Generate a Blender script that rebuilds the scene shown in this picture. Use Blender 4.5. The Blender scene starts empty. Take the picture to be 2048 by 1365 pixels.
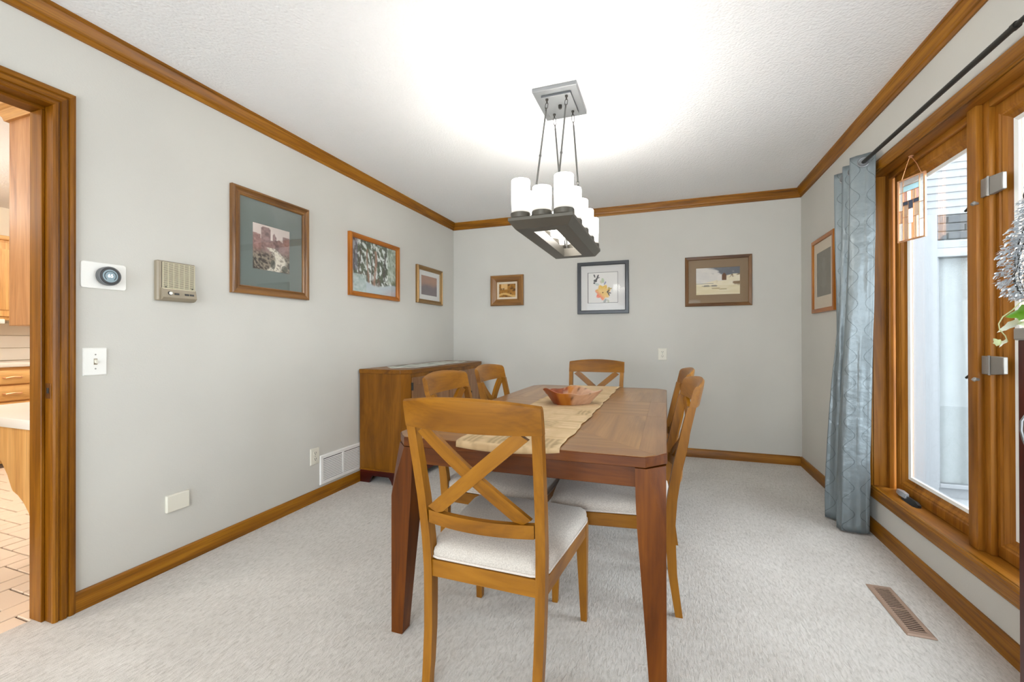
import bpy, bmesh, math, random
from math import sin, cos, pi, radians, sqrt, exp
from mathutils import Vector, Matrix

random.seed(7)
S = bpy.context.scene
COL = S.collection

# ------------------------------------------------------------------ room dimensions (metres)
XL, XR, YB, ZC = -2.287, 1.120, 4.437, 2.435      # left wall, right wall, back wall, ceiling
YR = -2.6                                          # wall behind the camera
CAM_H = 1.115

# ------------------------------------------------------------------ camera
cam_d = bpy.data.cameras.new('camera'); cam = bpy.data.objects.new('camera', cam_d); COL.objects.link(cam)
yaw, pitch, roll = 0.34206, 0.003, -0.0023
F = Vector((-sin(yaw) * cos(pitch), cos(yaw) * cos(pitch), sin(pitch)))
R = Vector((cos(yaw), sin(yaw), 0)); U = R.cross(F)
R, U = R * cos(roll) + U * sin(roll), U * cos(roll) - R * sin(roll)
M = Matrix((R, U, -F)).transposed().to_4x4(); M.translation = Vector((0, 0, CAM_H))
cam.matrix_world = M
cam_d.sensor_fit = 'HORIZONTAL'; cam_d.sensor_width = 36.0
cam_d.lens = 866.32 / 2048 * 36.0
cam_d.shift_y = -5.9 / 2048
cam_d.clip_start = 0.03; cam_d.clip_end = 200
S.camera = cam

# ------------------------------------------------------------------ world, lights, exposure
W = bpy.data.worlds.new('overcast_sky'); S.world = W; W.use_nodes = True
bg = W.node_tree.nodes['Background']
bg.inputs[0].default_value = (0.86, 0.93, 1.0, 1); bg.inputs[1].default_value = 5.0
S.view_settings.view_transform = 'Standard'; S.view_settings.look = 'None'
S.view_settings.gamma = 1.0; S.view_settings.use_curve_mapping = False
S.view_settings.exposure = 0.94
S.cycles.use_denoising = True
S.cycles.max_bounces = 8; S.cycles.diffuse_bounces = 5; S.cycles.glossy_bounces = 4
S.cycles.transparent_max_bounces = 16; S.cycles.caustics_reflective = False; S.cycles.caustics_refractive = False
S.cycles.sample_clamp_indirect = 6.0

def area(name, loc, rot, sx, sy, power, color=(1, 1, 1), portal=False):
    d = bpy.data.lights.new(name, 'AREA'); d.shape = 'RECTANGLE'; d.size = sx; d.size_y = sy
    d.energy = power; d.color = color
    if portal: d.cycles.is_portal = True
    o = bpy.data.objects.new(name, d); COL.objects.link(o); o.location = loc; o.rotation_euler = rot
    return o
area('window_daylight_portal', (1.30, 2.2, 1.16), (0, radians(90), 0), 1.75, 1.62, 1, portal=True)
area('rear_fill_portal', (-0.6, YR - 0.16, 1.1), (radians(90), 0, 0), 2.9, 2.1, 1, portal=True)  # guides sky light through the added, unseen rear opening
for _lx, _ly in ((-1.55, -1.5), (.45, -1.7)):                # unseen fill lamps added behind the camera to even out the room
    _d = bpy.data.lights.new('rear_fill_lamp', 'POINT'); _d.energy = 9; _d.color = (1.0, 1.0, 1.0); _d.shadow_soft_size = .30
    _o = bpy.data.objects.new('rear_fill_lamp', _d); COL.objects.link(_o); _o.location = (_lx, _ly, 1.55)
for _lx, _ly in ((-4.9, .9), (-3.9, 2.6), (-3.6, -.6)):           # unseen lamps at guessed spots, added to brighten the kitchen
    _d = bpy.data.lights.new('kitchen_fill_lamp', 'POINT'); _d.energy = 24; _d.color = (1.0, .95, .88); _d.shadow_soft_size = .14
    _o = bpy.data.objects.new('kitchen_fill_lamp', _d); COL.objects.link(_o); _o.location = (_lx, _ly, 2.15)

# ------------------------------------------------------------------ helpers
class MB:
    """collects shapes in one bmesh; build() links them as one mesh object"""
    def __init__(s): s.bm = bmesh.new()
    def face(s, pts):
        return s.bm.faces.new([s.bm.verts.new(p) for p in pts])
    def _bev(s, vs, off, seg):
        es = set()
        for v in vs:
            for e in v.link_edges: es.add(e)
        bmesh.ops.bevel(s.bm, geom=list(es), offset=off, segments=seg, affect='EDGES', profile=0.5)
    def hexa(s, p, bev=0, seg=1):
        v = [s.bm.verts.new(q) for q in p]
        for f in ((0, 3, 2, 1), (4, 5, 6, 7), (0, 1, 5, 4), (1, 2, 6, 5), (2, 3, 7, 6), (3, 0, 4, 7)):
            s.bm.faces.new([v[i] for i in f])
        if bev: s._bev(v, bev, seg)
        return s
    def box(s, x0, x1, y0, y1, z0, z1, bev=0, seg=1):
        return s.hexa([(x0, y0, z0), (x1, y0, z0), (x1, y1, z0), (x0, y1, z0), (x0, y0, z1), (x1, y0, z1), (x1, y1, z1), (x0, y1, z1)], bev, seg)
    def loft(s, secs, cap=True, ring=True, loop=False):
        rows = [[s.bm.verts.new(p) for p in sec] for sec in secs]
        n = len(rows[0]); m = len(rows)
        for i in range(m if loop else m - 1):
            a, b = rows[i], rows[(i + 1) % m]
            for j in range(n if ring else n - 1):
                k = (j + 1) % n
                s.bm.faces.new((a[j], a[k], b[k], b[j]))
        if cap and ring and not loop:
            s.bm.faces.new(list(reversed(rows[0]))); s.bm.faces.new(rows[-1])
        return s
    def prism(s, pts, vec, bev=0, seg=1):
        vec = Vector(vec); a = [s.bm.verts.new(p) for p in pts]; b = [s.bm.verts.new(Vector(p) + vec) for p in pts]
        n = len(a)
        s.bm.faces.new(list(reversed(a))); s.bm.faces.new(b)
        for j in range(n):
            k = (j + 1) % n; s.bm.faces.new((a[j], a[k], b[k], b[j]))
        if bev: s._bev(a + b, bev, seg)
        return s
    def tube(s, path, r, n=8, loop=False, cap=True):
        P = [Vector(p) for p in path]; m = len(P); secs = []; prev = None
        for i in range(m):
            if loop: t = P[(i + 1) % m] - P[i - 1]
            else: t = P[min(i + 1, m - 1)] - P[max(i - 1, 0)]
            t.normalize()
            if prev is None:
                a = Vector((0, 0, 1)) if abs(t.z) < .9 else Vector((1, 0, 0))
                u = t.cross(a).normalized()
            else:
                u = (prev - t * prev.dot(t)).normalized()
            prev = u; w = t.cross(u)
            rr = r[i] if isinstance(r, (list, tuple)) else r
            secs.append([P[i] + u * (rr * cos(2 * pi * k / n)) + w * (rr * sin(2 * pi * k / n)) for k in range(n)])
        return s.loft(secs, cap=cap, loop=loop)
    def lathe(s, prof, n=24, mat=None):
        mat = mat or Matrix()
        secs = [[mat @ Vector((max(r, 1e-5) * cos(2 * pi * k / n), max(r, 1e-5) * sin(2 * pi * k / n), z)) for k in range(n)] for r, z in prof]
        return s.loft(secs)
    def build(s, name, mat, parent=None, grain='z', smooth=35, off=None):
        bm = s.bm
        bmesh.ops.remove_doubles(bm, verts=bm.verts, dist=1e-6)
        bmesh.ops.recalc_face_normals(bm, faces=bm.faces)
        me = bpy.data.meshes.new(name); bm.to_mesh(me); bm.free()
        me.materials.append(mat)
        if smooth:
            me.polygons.foreach_set('use_smooth', [True] * len(me.polygons))
            me.set_sharp_from_angle(angle=radians(smooth))
        set_grain(me, grain)
        o = bpy.data.objects.new(name, me); COL.objects.link(o)
        if parent is not None: o.parent = parent
        return o

def set_grain(me, grain):
    if isinstance(grain, str):
        perm = {'x': (0, 1, 2), 'y': (1, 0, 2), 'z': (2, 0, 1)}[grain]
        ax = [Vector([1.0 if i == p else 0.0 for i in range(3)]) for p in perm]
    else:
        g = Vector(grain).normalized(); a = Vector((0, 0, 1)) if abs(g.z) < .9 else Vector((1, 0, 0))
        u = g.cross(a).normalized(); ax = [g, u, g.cross(u)]
    at = me.attributes.new('gc', 'FLOAT_VECTOR', 'POINT')
    dat = []
    for v in me.vertices:
        dat += [v.co.dot(ax[0]), v.co.dot(ax[1]), v.co.dot(ax[2])]
    at.data.foreach_set('vector', dat)

def thing(name, label, cat, loc=(0, 0, 0), rz=0, group=None):
    o = bpy.data.objects.new(name, None); COL.objects.link(o); o.empty_display_size = .1
    o.location = loc; o.rotation_euler = (0, 0, rz)
    return tag(o, label, cat, group)
def tag(o, label, cat, group=None):
    o['label'] = label; o['category'] = cat
    if group: o['group'] = group
    return o
def struct(o):
    o['kind'] = 'structure'; return o
def empty_struct(name, loc=(0, 0, 0)):
    o = bpy.data.objects.new(name, None); COL.objects.link(o); o.location = loc; return struct(o)
def dup(root, loc, rz, label):
    kids = {}
    for c in root.children_recursive: kids.setdefault(c.parent.name, []).append(c)
    r = root.copy(); COL.objects.link(r); r.location = loc; r.rotation_euler = (0, 0, rz); r['label'] = label
    def rec(src, dst):
        for ch in kids.get(src.name, []):
            c = ch.copy(); COL.objects.link(c); c.parent = dst; rec(ch, c)
    rec(root, r)
    return r

# ------------------------------------------------------------------ materials
def srgb(r, g, b):
    f = lambda c: (c / 255 / 12.92) if c <= 10 else ((c / 255 + .055) / 1.055) ** 2.4
    return (f(r), f(g), f(b), 1)
def newmat(name):
    m = bpy.data.materials.new(name); m.use_nodes = True
    nt = m.node_tree; return m, nt, nt.nodes['Principled BSDF']
def N(nt, t, **kw):
    n = nt.nodes.new(t)
    for k, v in kw.items(): setattr(n, k, v)
    return n
def plain(name, col, rough=.5, metal=0, spec=.5, coat=0, emit=None, es=0, bump=None, sheen=0):
    m, nt, p = newmat(name)
    p.inputs['Base Color'].default_value = col; p.inputs['Roughness'].default_value = rough
    p.inputs['Metallic'].default_value = metal; p.inputs['Specular IOR Level'].default_value = spec
    p.inputs['Coat Weight'].default_value = coat; p.inputs['Sheen Weight'].default_value = sheen
    if emit: p.inputs['Emission Color'].default_value = emit; p.inputs['Emission Strength'].default_value = es
    tc = N(nt, 'ShaderNodeTexCoord'); no = N(nt, 'ShaderNodeTexNoise')
    sc, st = bump or (60, .03)
    no.inputs['Scale'].default_value = sc; no.inputs['Detail'].default_value = 3
    nt.links.new(tc.outputs['Object'], no.inputs['Vector'])
    b = N(nt, 'ShaderNodeBump'); b.inputs['Strength'].default_value = st; b.inputs['Distance'].default_value = .004
    nt.links.new(no.outputs['Fac'], b.inputs['Height']); nt.links.new(b.outputs['Normal'], p.inputs['Normal'])
    return m
def ramp(nt, stops):
    r = N(nt, 'ShaderNodeValToRGB'); e = r.color_ramp.elements
    while len(e) < len(stops): e.new(.5)
    for i, (pos, c) in enumerate(stops): e[i].position = pos; e[i].color = c
    return r
def wood(name, dark, mid, light, rough=.35, along=1.3, across=16, pore=.35, porescale=130, coat=.15, figure=.6, spec=.28):
    m, nt, p = newmat(name); L = nt.links.new
    at = N(nt, 'ShaderNodeAttribute', attribute_name='gc'); oi = N(nt, 'ShaderNodeObjectInfo')
    mul = N(nt, 'ShaderNodeMath', operation='MULTIPLY'); mul.inputs[1].default_value = 37.0; L(oi.outputs['Random'], mul.inputs[0])
    addv = N(nt, 'ShaderNodeVectorMath', operation='ADD'); L(at.outputs['Vector'], addv.inputs[0]); L(mul.outputs[0], addv.inputs[1])
    mp = N(nt, 'ShaderNodeMapping'); mp.inputs['Scale'].default_value = (along, across, across); L(addv.outputs[0], mp.inputs['Vector'])
    n1 = N(nt, 'ShaderNodeTexNoise'); n1.inputs['Scale'].default_value = 1; n1.inputs['Detail'].default_value = 4
    n1.inputs['Roughness'].default_value = .6; n1.inputs['Distortion'].default_value = figure; L(mp.outputs[0], n1.inputs['Vector'])
    r1 = ramp(nt, [(.28, dark), (.5, mid), (.74, light)]); L(n1.outputs['Fac'], r1.inputs[0])
    mp2 = N(nt, 'ShaderNodeMapping'); mp2.inputs['Scale'].default_value = (3.5, porescale, porescale); L(addv.outputs[0], mp2.inputs['Vector'])
    n2 = N(nt, 'ShaderNodeTexNoise'); n2.inputs['Scale'].default_value = 1; n2.inputs['Detail'].default_value = 2; L(mp2.outputs[0], n2.inputs['Vector'])
    r2 = ramp(nt, [(.36, (.45, .38, .32, 1)), (.52, (1, 1, 1, 1))]); L(n2.outputs['Fac'], r2.inputs[0])
    mx = N(nt, 'ShaderNodeMixRGB', blend_type='MULTIPLY'); mx.inputs[0].default_value = pore
    L(r1.outputs[0], mx.inputs[1]); L(r2.outputs[0], mx.inputs[2]); L(mx.outputs[0], p.inputs['Base Color'])
    p.inputs['Roughness'].default_value = rough; p.inputs['Coat Weight'].default_value = coat; p.inputs['Coat Roughness'].default_value = .25; p.inputs['Specular IOR Level'].default_value = spec
    b = N(nt, 'ShaderNodeBump'); b.inputs['Strength'].default_value = .08; b.inputs['Distance'].default_value = .002
    L(n2.outputs['Fac'], b.inputs['Height']); L(b.outputs['Normal'], p.inputs['Normal'])
    return m
def glass(name, tint=(1, 1, 1, 1), gloss=.08, haze=0):
    m, nt, p = newmat(name); L = nt.links.new; nt.nodes.remove(p)
    out = nt.nodes['Material Output']
    t = N(nt, 'ShaderNodeBsdfTransparent'); t.inputs[0].default_value = tint
    g = N(nt, 'ShaderNodeBsdfGlossy'); g.inputs['Roughness'].default_value = .02
    lw = N(nt, 'ShaderNodeFresnel'); lw.inputs['IOR'].default_value = 1.45
    mu = N(nt, 'ShaderNodeMath', operation='MULTIPLY'); mu.inputs[1].default_value = gloss * 10; L(lw.outputs[0], mu.inputs[0])
    mu.use_clamp = True
    mx = N(nt, 'ShaderNodeMixShader'); L(mu.outputs[0], mx.inputs[0]); L(t.outputs[0], mx.inputs[1]); L(g.outputs[0], mx.inputs[2])
    fin = mx.outputs[0]
    if haze:
        tr = N(nt, 'ShaderNodeBsdfTranslucent'); tr.inputs[0].default_value = tint
        df = N(nt, 'ShaderNodeBsdfDiffuse'); df.inputs[0].default_value = tint
        m1 = N(nt, 'ShaderNodeMixShader'); m1.inputs[0].default_value = .35; L(tr.outputs[0], m1.inputs[1]); L(df.outputs[0], m1.inputs[2])
        m2 = N(nt, 'ShaderNodeMixShader'); m2.inputs[0].default_value = haze; L(fin, m2.inputs[1]); L(m1.outputs[0], m2.inputs[2]); fin = m2.outputs[0]
    L(fin, out.inputs['Surface'])
    return m
def vcol(name, rough=.6, coat=0, attr='Col'):
    m, nt, p = newmat(name)
    a = N(nt, 'ShaderNodeAttribute', attribute_name=attr); nt.links.new(a.outputs['Color'], p.inputs['Base Color'])
    p.inputs['Roughness'].default_value = rough; p.inputs['Coat Weight'].default_value = coat; p.inputs['Specular IOR Level'].default_value = .3
    return m

def wall_mat(name, col, bs=.12):
    m, nt, p = newmat(name); L = nt.links.new
    tc = N(nt, 'ShaderNodeTexCoord')
    n1 = N(nt, 'ShaderNodeTexNoise'); n1.inputs['Scale'].default_value = 1.7; n1.inputs['Detail'].default_value = 2; L(tc.outputs['Object'], n1.inputs['Vector'])
    c2 = tuple(c * .955 for c in col[:3]) + (1,)
    r = ramp(nt, [(.35, c2), (.65, col)]); L(n1.outputs['Fac'], r.inputs[0]); L(r.outputs[0], p.inputs['Base Color'])
    n2 = N(nt, 'ShaderNodeTexNoise'); n2.inputs['Scale'].default_value = 140; n2.inputs['Detail'].default_value = 3; L(tc.outputs['Object'], n2.inputs['Vector'])
    b = N(nt, 'ShaderNodeBump'); b.inputs['Strength'].default_value = bs; b.inputs['Distance'].default_value = .003
    L(n2.outputs['Fac'], b.inputs['Height']); L(b.outputs['Normal'], p.inputs['Normal'])
    p.inputs['Roughness'].default_value = .75; p.inputs['Specular IOR Level'].default_value = .25
    return m
def popcorn_mat():
    m, nt, p = newmat('popcorn_ceiling'); L = nt.links.new
    tc = N(nt, 'ShaderNodeTexCoord')
    v = N(nt, 'ShaderNodeTexVoronoi'); v.inputs['Scale'].default_value = 85; L(tc.outputs['Object'], v.inputs['Vector'])
    n = N(nt, 'ShaderNodeTexNoise'); n.inputs['Scale'].default_value = 60; n.inputs['Detail'].default_value = 5; L(tc.outputs['Object'], n.inputs['Vector'])
    s = N(nt, 'ShaderNodeMath', operation='SUBTRACT'); L(n.outputs['Fac'], s.inputs[0]); L(v.outputs['Distance'], s.inputs[1])
    b = N(nt, 'ShaderNodeBump'); b.inputs['Strength'].default_value = .42; b.inputs['Distance'].default_value = .005
    L(s.outputs[0], b.inputs['Height']); L(b.outputs['Normal'], p.inputs['Normal'])
    p.inputs['Base Color'].default_value = (.86, .865, .87, 1); p.inputs['Roughness'].default_value = .9; p.inputs['Specular IOR Level'].default_value = .1
    return m
def carpet_mat():
    m, nt, p = newmat('beige_carpet'); L = nt.links.new
    tc = N(nt, 'ShaderNodeTexCoord')
    mp = N(nt, 'ShaderNodeMapping'); mp.inputs['Scale'].default_value = (120, 34, 1); L(tc.outputs['Object'], mp.inputs['Vector'])
    n1 = N(nt, 'ShaderNodeTexNoise'); n1.inputs['Scale'].default_value = 1; n1.inputs['Detail'].default_value = 3; n1.inputs['Distortion'].default_value = .8; L(mp.outputs[0], n1.inputs['Vector'])
    n2 = N(nt, 'ShaderNodeTexNoise'); n2.inputs['Scale'].default_value = 330; n2.inputs['Detail'].default_value = 2; L(tc.outputs['Object'], n2.inputs['Vector'])
    n3 = N(nt, 'ShaderNodeTexNoise'); n3.inputs['Scale'].default_value = 2.3; n3.inputs['Detail'].default_value = 3; L(tc.outputs['Object'], n3.inputs['Vector'])
    a = N(nt, 'ShaderNodeMath', operation='MULTIPLY_ADD'); a.inputs[1].default_value = .45; L(n2.outputs['Fac'], a.inputs[0]); L(n1.outputs['Fac'], a.inputs[2])
    r = ramp(nt, [(.40, srgb(176, 171, 164)), (.70, srgb(210, 206, 200)), (1.0, srgb(226, 222, 217))]); L(a.outputs[0], r.inputs[0])
    r3 = ramp(nt, [(.3, (.86, .85, .84, 1)), (.7, (1, 1, 1, 1))]); L(n3.outputs['Fac'], r3.inputs[0])
    mx = N(nt, 'ShaderNodeMixRGB', blend_type='MULTIPLY'); mx.inputs[0].default_value = 1; L(r.outputs[0], mx.inputs[1]); L(r3.outputs[0], mx.inputs[2])
    L(mx.outputs[0], p.inputs['Base Color'])
    b = N(nt, 'ShaderNodeBump'); b.inputs['Strength'].default_value = .7; b.inputs['Distance'].default_value = .006
    L(a.outputs[0], b.inputs['Height']); L(b.outputs['Normal'], p.inputs['Normal'])
    p.inputs['Roughness'].default_value = .95; p.inputs['Specular IOR Level'].default_value = .1; p.inputs['Sheen Weight'].default_value = .2
    return m
def fabric(name, c0, c1, scale=420, bump=.25, rough=.9):
    m, nt, p = newmat(name); L = nt.links.new
    tc = N(nt, 'ShaderNodeTexCoord'); mp = N(nt, 'ShaderNodeMapping'); mp.inputs['Scale'].default_value = (scale, scale * .35, scale); L(tc.outputs['Object'], mp.inputs['Vector'])
    n = N(nt, 'ShaderNodeTexNoise'); n.inputs['Scale'].default_value = 1; n.inputs['Detail'].default_value = 2; L(mp.outputs[0], n.inputs['Vector'])
    r = ramp(nt, [(.35, c0), (.65, c1)]); L(n.outputs['Fac'], r.inputs[0]); L(r.outputs[0], p.inputs['Base Color'])
    b = N(nt, 'ShaderNodeBump'); b.inputs['Strength'].default_value = bump; b.inputs['Distance'].default_value = .001
    L(n.outputs['Fac'], b.inputs['Height']); L(b.outputs['Normal'], p.inputs['Normal'])
    p.inputs['Roughness'].default_value = rough; p.inputs['Specular IOR Level'].default_value = .2; p.inputs['Sheen Weight'].default_value = .15
    return m

MAT = {}
MAT['wall'] = wall_mat('warm_grey_wall', srgb(205, 203, 196))
MAT['ceiling'] = popcorn_mat()
MAT['carpet'] = carpet_mat()
MAT['oak'] = wood('oak_trim', srgb(108, 64, 4), srgb(146, 92, 8), srgb(172, 116, 24), rough=.4, across=22, pore=.45, porescale=160, coat=.06)
MAT['oak_window'] = wood('oak_window', srgb(112, 66, 12), srgb(152, 96, 26), srgb(178, 120, 44), rough=.42, coat=.06, across=18, pore=.25, porescale=140)
MAT['oak_door'] = wood('oak_door_casing', srgb(92, 52, 4), srgb(126, 76, 8), srgb(156, 102, 26), rough=.36, coat=.04, spec=.2, across=18, pore=.35, porescale=150)
MAT['chair'] = wood('chair_wood', srgb(106, 62, 6), srgb(138, 88, 12), srgb(160, 106, 24), rough=.38, coat=.08, across=9, pore=.18, porescale=120, figure=1.0)
MAT['table'] = wood('table_wood', srgb(64, 28, 1), srgb(96, 48, 3), srgb(122, 67, 8), rough=.38, spec=.2, coat=.08, across=10, pore=.25, porescale=120, figure=.8)
MAT['tabletop'] = wood('tabletop_wood', srgb(120, 78, 34), srgb(150, 106, 54), srgb(170, 126, 72), rough=.30, across=14, pore=.22, porescale=150, coat=.35)
MAT['tabletop2'] = wood('tabletop_border_wood', srgb(112, 72, 34), srgb(138, 94, 50), srgb(156, 114, 66), rough=.30, across=14, pore=.22, porescale=150, coat=.35)
MAT['sideboard'] = wood('sideboard_wood', srgb(88, 48, 2), srgb(120, 73, 5), srgb(142, 90, 14), rough=.4, coat=.08, across=7, pore=.2, porescale=110, figure=1.2)
MAT['sideboard_front'] = wood('sideboard_front_wood', srgb(112, 76, 46), srgb(136, 96, 62), srgb(154, 114, 78), rough=.35, across=9, pore=.2, porescale=110)
MAT['mahogany'] = wood('dark_red_mahogany', srgb(40, 6, 4), srgb(70, 18, 10), srgb(92, 30, 16), rough=.3, across=12, pore=.3)
MAT['cab_light'] = wood('cabinet_door_wood', srgb(140, 84, 34), srgb(170, 110, 52), srgb(190, 130, 70), rough=.35)
MAT['kitchen_oak'] = wood('kitchen_oak', srgb(188, 134, 72), srgb(214, 162, 96), srgb(230, 184, 120), rough=.4, across=14, pore=.25)
MAT['kitchen_end'] = wood('kitchen_end_panel_oak', srgb(150, 96, 52), srgb(182, 128, 80), srgb(204, 152, 104), rough=.36, across=10, pore=.25, figure=1.5)
MAT['frame_gold'] = wood('walnut_gold_frame', srgb(92, 58, 24), srgb(134, 92, 46), srgb(168, 124, 70), rough=.3, across=25, pore=.15, coat=.4)
MAT['frame_oak'] = wood('oak_frame', srgb(132, 74, 14), srgb(170, 100, 24), srgb(190, 122, 40), rough=.35)
MAT['frame_bronze'] = plain('bronze_frame', srgb(150, 118, 74), .35, .55)
MAT['frame_walnut'] = wood('walnut_frame', srgb(78, 48, 20), srgb(116, 78, 38), srgb(140, 100, 56), rough=.4)
MAT['frame_black'] = plain('black_frame', srgb(48, 50, 54), .3, .2)
MAT['white'] = plain('white_plastic', srgb(236, 235, 230), .4)
MAT['ivory'] = plain('ivory_plastic', srgb(226, 222, 208), .45)
MAT['white_metal'] = plain('white_enamel', srgb(240, 239, 236), .4)
MAT['almond'] = plain('almond_plastic', srgb(206, 198, 172), .5)
MAT['almond_dark'] = plain('taupe_plastic', srgb(150, 138, 118), .45)
MAT['black'] = plain('black_plastic', (.012, .012, .013, 1), .4)
MAT['dark'] = plain('dark_void', (.02, .017, .015, 1), .9)
MAT['steel'] = plain('brushed_nickel', srgb(120, 122, 124), .4, .7)
MAT['pewter'] = plain('pewter_frame', srgb(94, 90, 82), .42, .6, bump=(25, .08))
MAT['rod'] = plain('dark_nickel_rod', srgb(92, 92, 90), .35, .8)
MAT['silver'] = plain('silver_leaf', srgb(214, 220, 226), .3, .6)
MAT['iron'] = plain('dark_iron', srgb(58, 56, 52), .45, .7)
MAT['bronze'] = plain('floor_register_bronze', srgb(160, 134, 116), .5, .1)
MAT['brass'] = plain('antique_brass', srgb(120, 78, 36), .35, .8)
MAT['copper'] = plain('copper_came', srgb(226, 170, 128), .3, .6)
MAT['hinge'] = plain('satin_steel', srgb(150, 146, 140), .4, .5)
MAT['seat'] = fabric('linen_seat', srgb(180, 172, 164), srgb(206, 199, 190))
MAT['pipe'] = fabric('linen_piping', srgb(196, 186, 178), srgb(214, 206, 198))
MAT['pane'] = glass('window_glass', (.98, .99, .985, 1), .05)
MAT['pic_glass'] = glass('picture_glass', (1, 1, 1, 1), .022)
MAT['print'] = vcol('print_paper', .7)
MAT['leaf_green'] = vcol('variegated_leaf', .4, .2)
MAT['bowlwood'] = vcol('rootwood_bowl', .35, .35)
MAT['stem'] = plain('plant_stem', srgb(196, 200, 150), .5)
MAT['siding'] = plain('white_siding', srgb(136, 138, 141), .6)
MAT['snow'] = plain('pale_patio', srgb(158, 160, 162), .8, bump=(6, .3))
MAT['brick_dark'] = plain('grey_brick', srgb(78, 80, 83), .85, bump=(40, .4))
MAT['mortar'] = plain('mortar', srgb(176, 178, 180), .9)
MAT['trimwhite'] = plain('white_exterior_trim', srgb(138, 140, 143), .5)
MAT['sheer'] = fabric('sheer_curtain', srgb(160, 162, 165), srgb(172, 174, 176), 200, .05)
MAT['cream'] = wall_mat('kitchen_cream_wall', srgb(236, 226, 208))
MAT['laminate'] = plain('white_laminate', srgb(232, 226, 216), .35)
MAT['tile'] = plain('cream_floor_brick', srgb(232, 214, 194), .45, bump=(30, .15))
MAT['grout'] = plain('grout', srgb(96, 76, 62), .9)
MAT['kitchen_wood'] = MAT['kitchen_oak']

# ------------------------------------------------------------------ room shell
fl = MB().box(XL - .1, XR + .16, YR, YB + .15, -.12, 0).build('floor', MAT['carpet']); struct(fl)
ce = MB().box(XL - .13, XR + .16, YR - .15, YB + .15, ZC, ZC + .15).build('ceiling', MAT['ceiling']); struct(ce)
DY0, DY1, DZ = 0.06, 1.02, 2.066                       # doorway rough opening in the left wall
w = MB()
w.box(XL - .12, XL, DY1, YB + .15, -.12, ZC); w.box(XL - .12, XL, YR - .15, DY0, -.12, ZC); w.box(XL - .12, XL, DY0, DY1, DZ, ZC)
struct(w.build('wall_left', MAT['wall']))
struct(MB().box(XL, XR, YB, YB + .15, -.12, ZC).build('wall_back', MAT['wall']))
WY0, WY1, WZ0, WZ1 = 1.38, 3.06, .255, 2.06            # window opening in the right wall
w = MB()
w.box(XR, XR + .16, WY1, YB + .15, -.12, ZC); w.box(XR, XR + .16, YR - .15, WY0, -.12, ZC)
w.box(XR, XR + .16, WY0, WY1, -.12, WZ0); w.box(XR, XR + .16, WY0, WY1, WZ1, ZC)
struct(w.build('wall_right', MAT['wall']))
w = MB()                                               # wall behind the camera, with an opening added for fill daylight
w.box(XL, -2.05, YR - .15, YR, -.12, ZC); w.box(.85, XR, YR - .15, YR, -.12, ZC); w.box(-2.05, .85, YR - .15, YR, 2.15, ZC)
struct(w.build('wall_rear', MAT['wall']))

# baseboards: flat board with a small moulded cap
def baseboard(name, a, b, inward):
    """a, b: ends on the wall line (x, y); inward: unit vector into the room"""
    a = Vector((*a, 0)); b = Vector((*b, 0)); n = Vector((*inward, 0)); d = b - a
    prof = [(0, 0), (.014, 0), (.014, .058), (.011, .066), (.011, .074), (.006, .08), (0, .08)]
    return struct(MB().prism([a + n * o + Vector((0, 0, z)) for o, z in prof], d).build(name, MAT['oak'], grain=tuple(d.normalized())))
baseboard('baseboard_left', (XL, 1.07), (XL, YB), (1, 0))
baseboard('baseboard_back', (XL + .014, YB), (XR - .014, YB), (0, -1))
baseboard('baseboard_right', (XR, YB), (XR, YR), (-1, 0))
baseboard('baseboard_near', (XL, YR), (XL, DY0 - .07), (1, 0))
# crown moulding, three lengths
def crown(name, a, b, inward, e0, e1):
    a = Vector((*a, ZC)); b = Vector((*b, ZC)); n = Vector((*inward, 0)); d = (b - a).normalized()
    prof = [(0, -.077), (.009, -.077), (.011, -.06), (.017, -.056), (.0175, -.052), (.022, -.04), (.033, -.019), (.0345, -.014), (.041, -.012), (.042, 0), (0, 0)]
    s0 = [a + n * o + d * (o * e0) + Vector((0, 0, z)) for o, z in prof]
    s1 = [b + n * o - d * (o * e1) + Vector((0, 0, z)) for o, z in prof]
    return struct(MB().loft([s0, s1]).build(name, MAT['oak'], grain=tuple(d), smooth=20))
crown('trim_1', (XL, YR), (XL, YB), (1, 0), 0, 1)
crown('trim_2', (XL, YB), (XR, YB), (0, -1), 1, 1)
crown('trim_3', (XR, YB), (XR, YR), (-1, 0), 1, 0)

# ------------------------------------------------------------------ cased doorway to the kitchen
d1 = empty_struct('door_1', (XL, 1.0, 0))
FL = [(0, 0), (0, .012), (.006, .017), (.014, .017), (.017, .012), (.021, .012), (.024, .018), (.04, .018), (.043, .012), (.047, .012), (.05, .018), (.062, .018), (.07, .014), (.07, 0)]
def casing_post(y0, sgn):   # y0 = inner edge (local), grows away by sgn
    s = [[(t, y0 + sgn * o, z) for o, t in FL] for z in (-.0, 2.045)]
    # top mitred
    top = [(t, y0 + sgn * o, 2.045 + o) for o, t in FL]
    return MB().loft([[(t, y0 + sgn * o, 0) for o, t in FL], top]).build('casing', MAT['oak_door'], d1, 'z', smooth=25)
casing_post(0, 1)
DW = -(1.0 - .08)
casing_post(DW, -1)
MB().loft([[(t, 0 + o, 2.045 + o) for o, t in FL], [(t, DW - o, 2.045 + o) for o, t in FL]]).build('casing', MAT['oak_door'], d1, 'y', smooth=25)
MB().box(-.12, 0, 0, .02, 0, 2.045, .001).build('jamb', MAT['oak_door'], d1, 'z')
MB().box(-.12, 0, DW - .02, DW, 0, 2.045, .001).build('jamb', MAT['oak_door'], d1, 'z')
MB().box(-.12, 0, DW - .02, .02, 2.045, 2.066, .001).build('jamb', MAT['oak_door'], d1, 'y')
MB().box(-.12, -.040, -.012, 0, 0, 2.033, .002).build('stop', MAT['oak_door'], d1, 'z')
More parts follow.
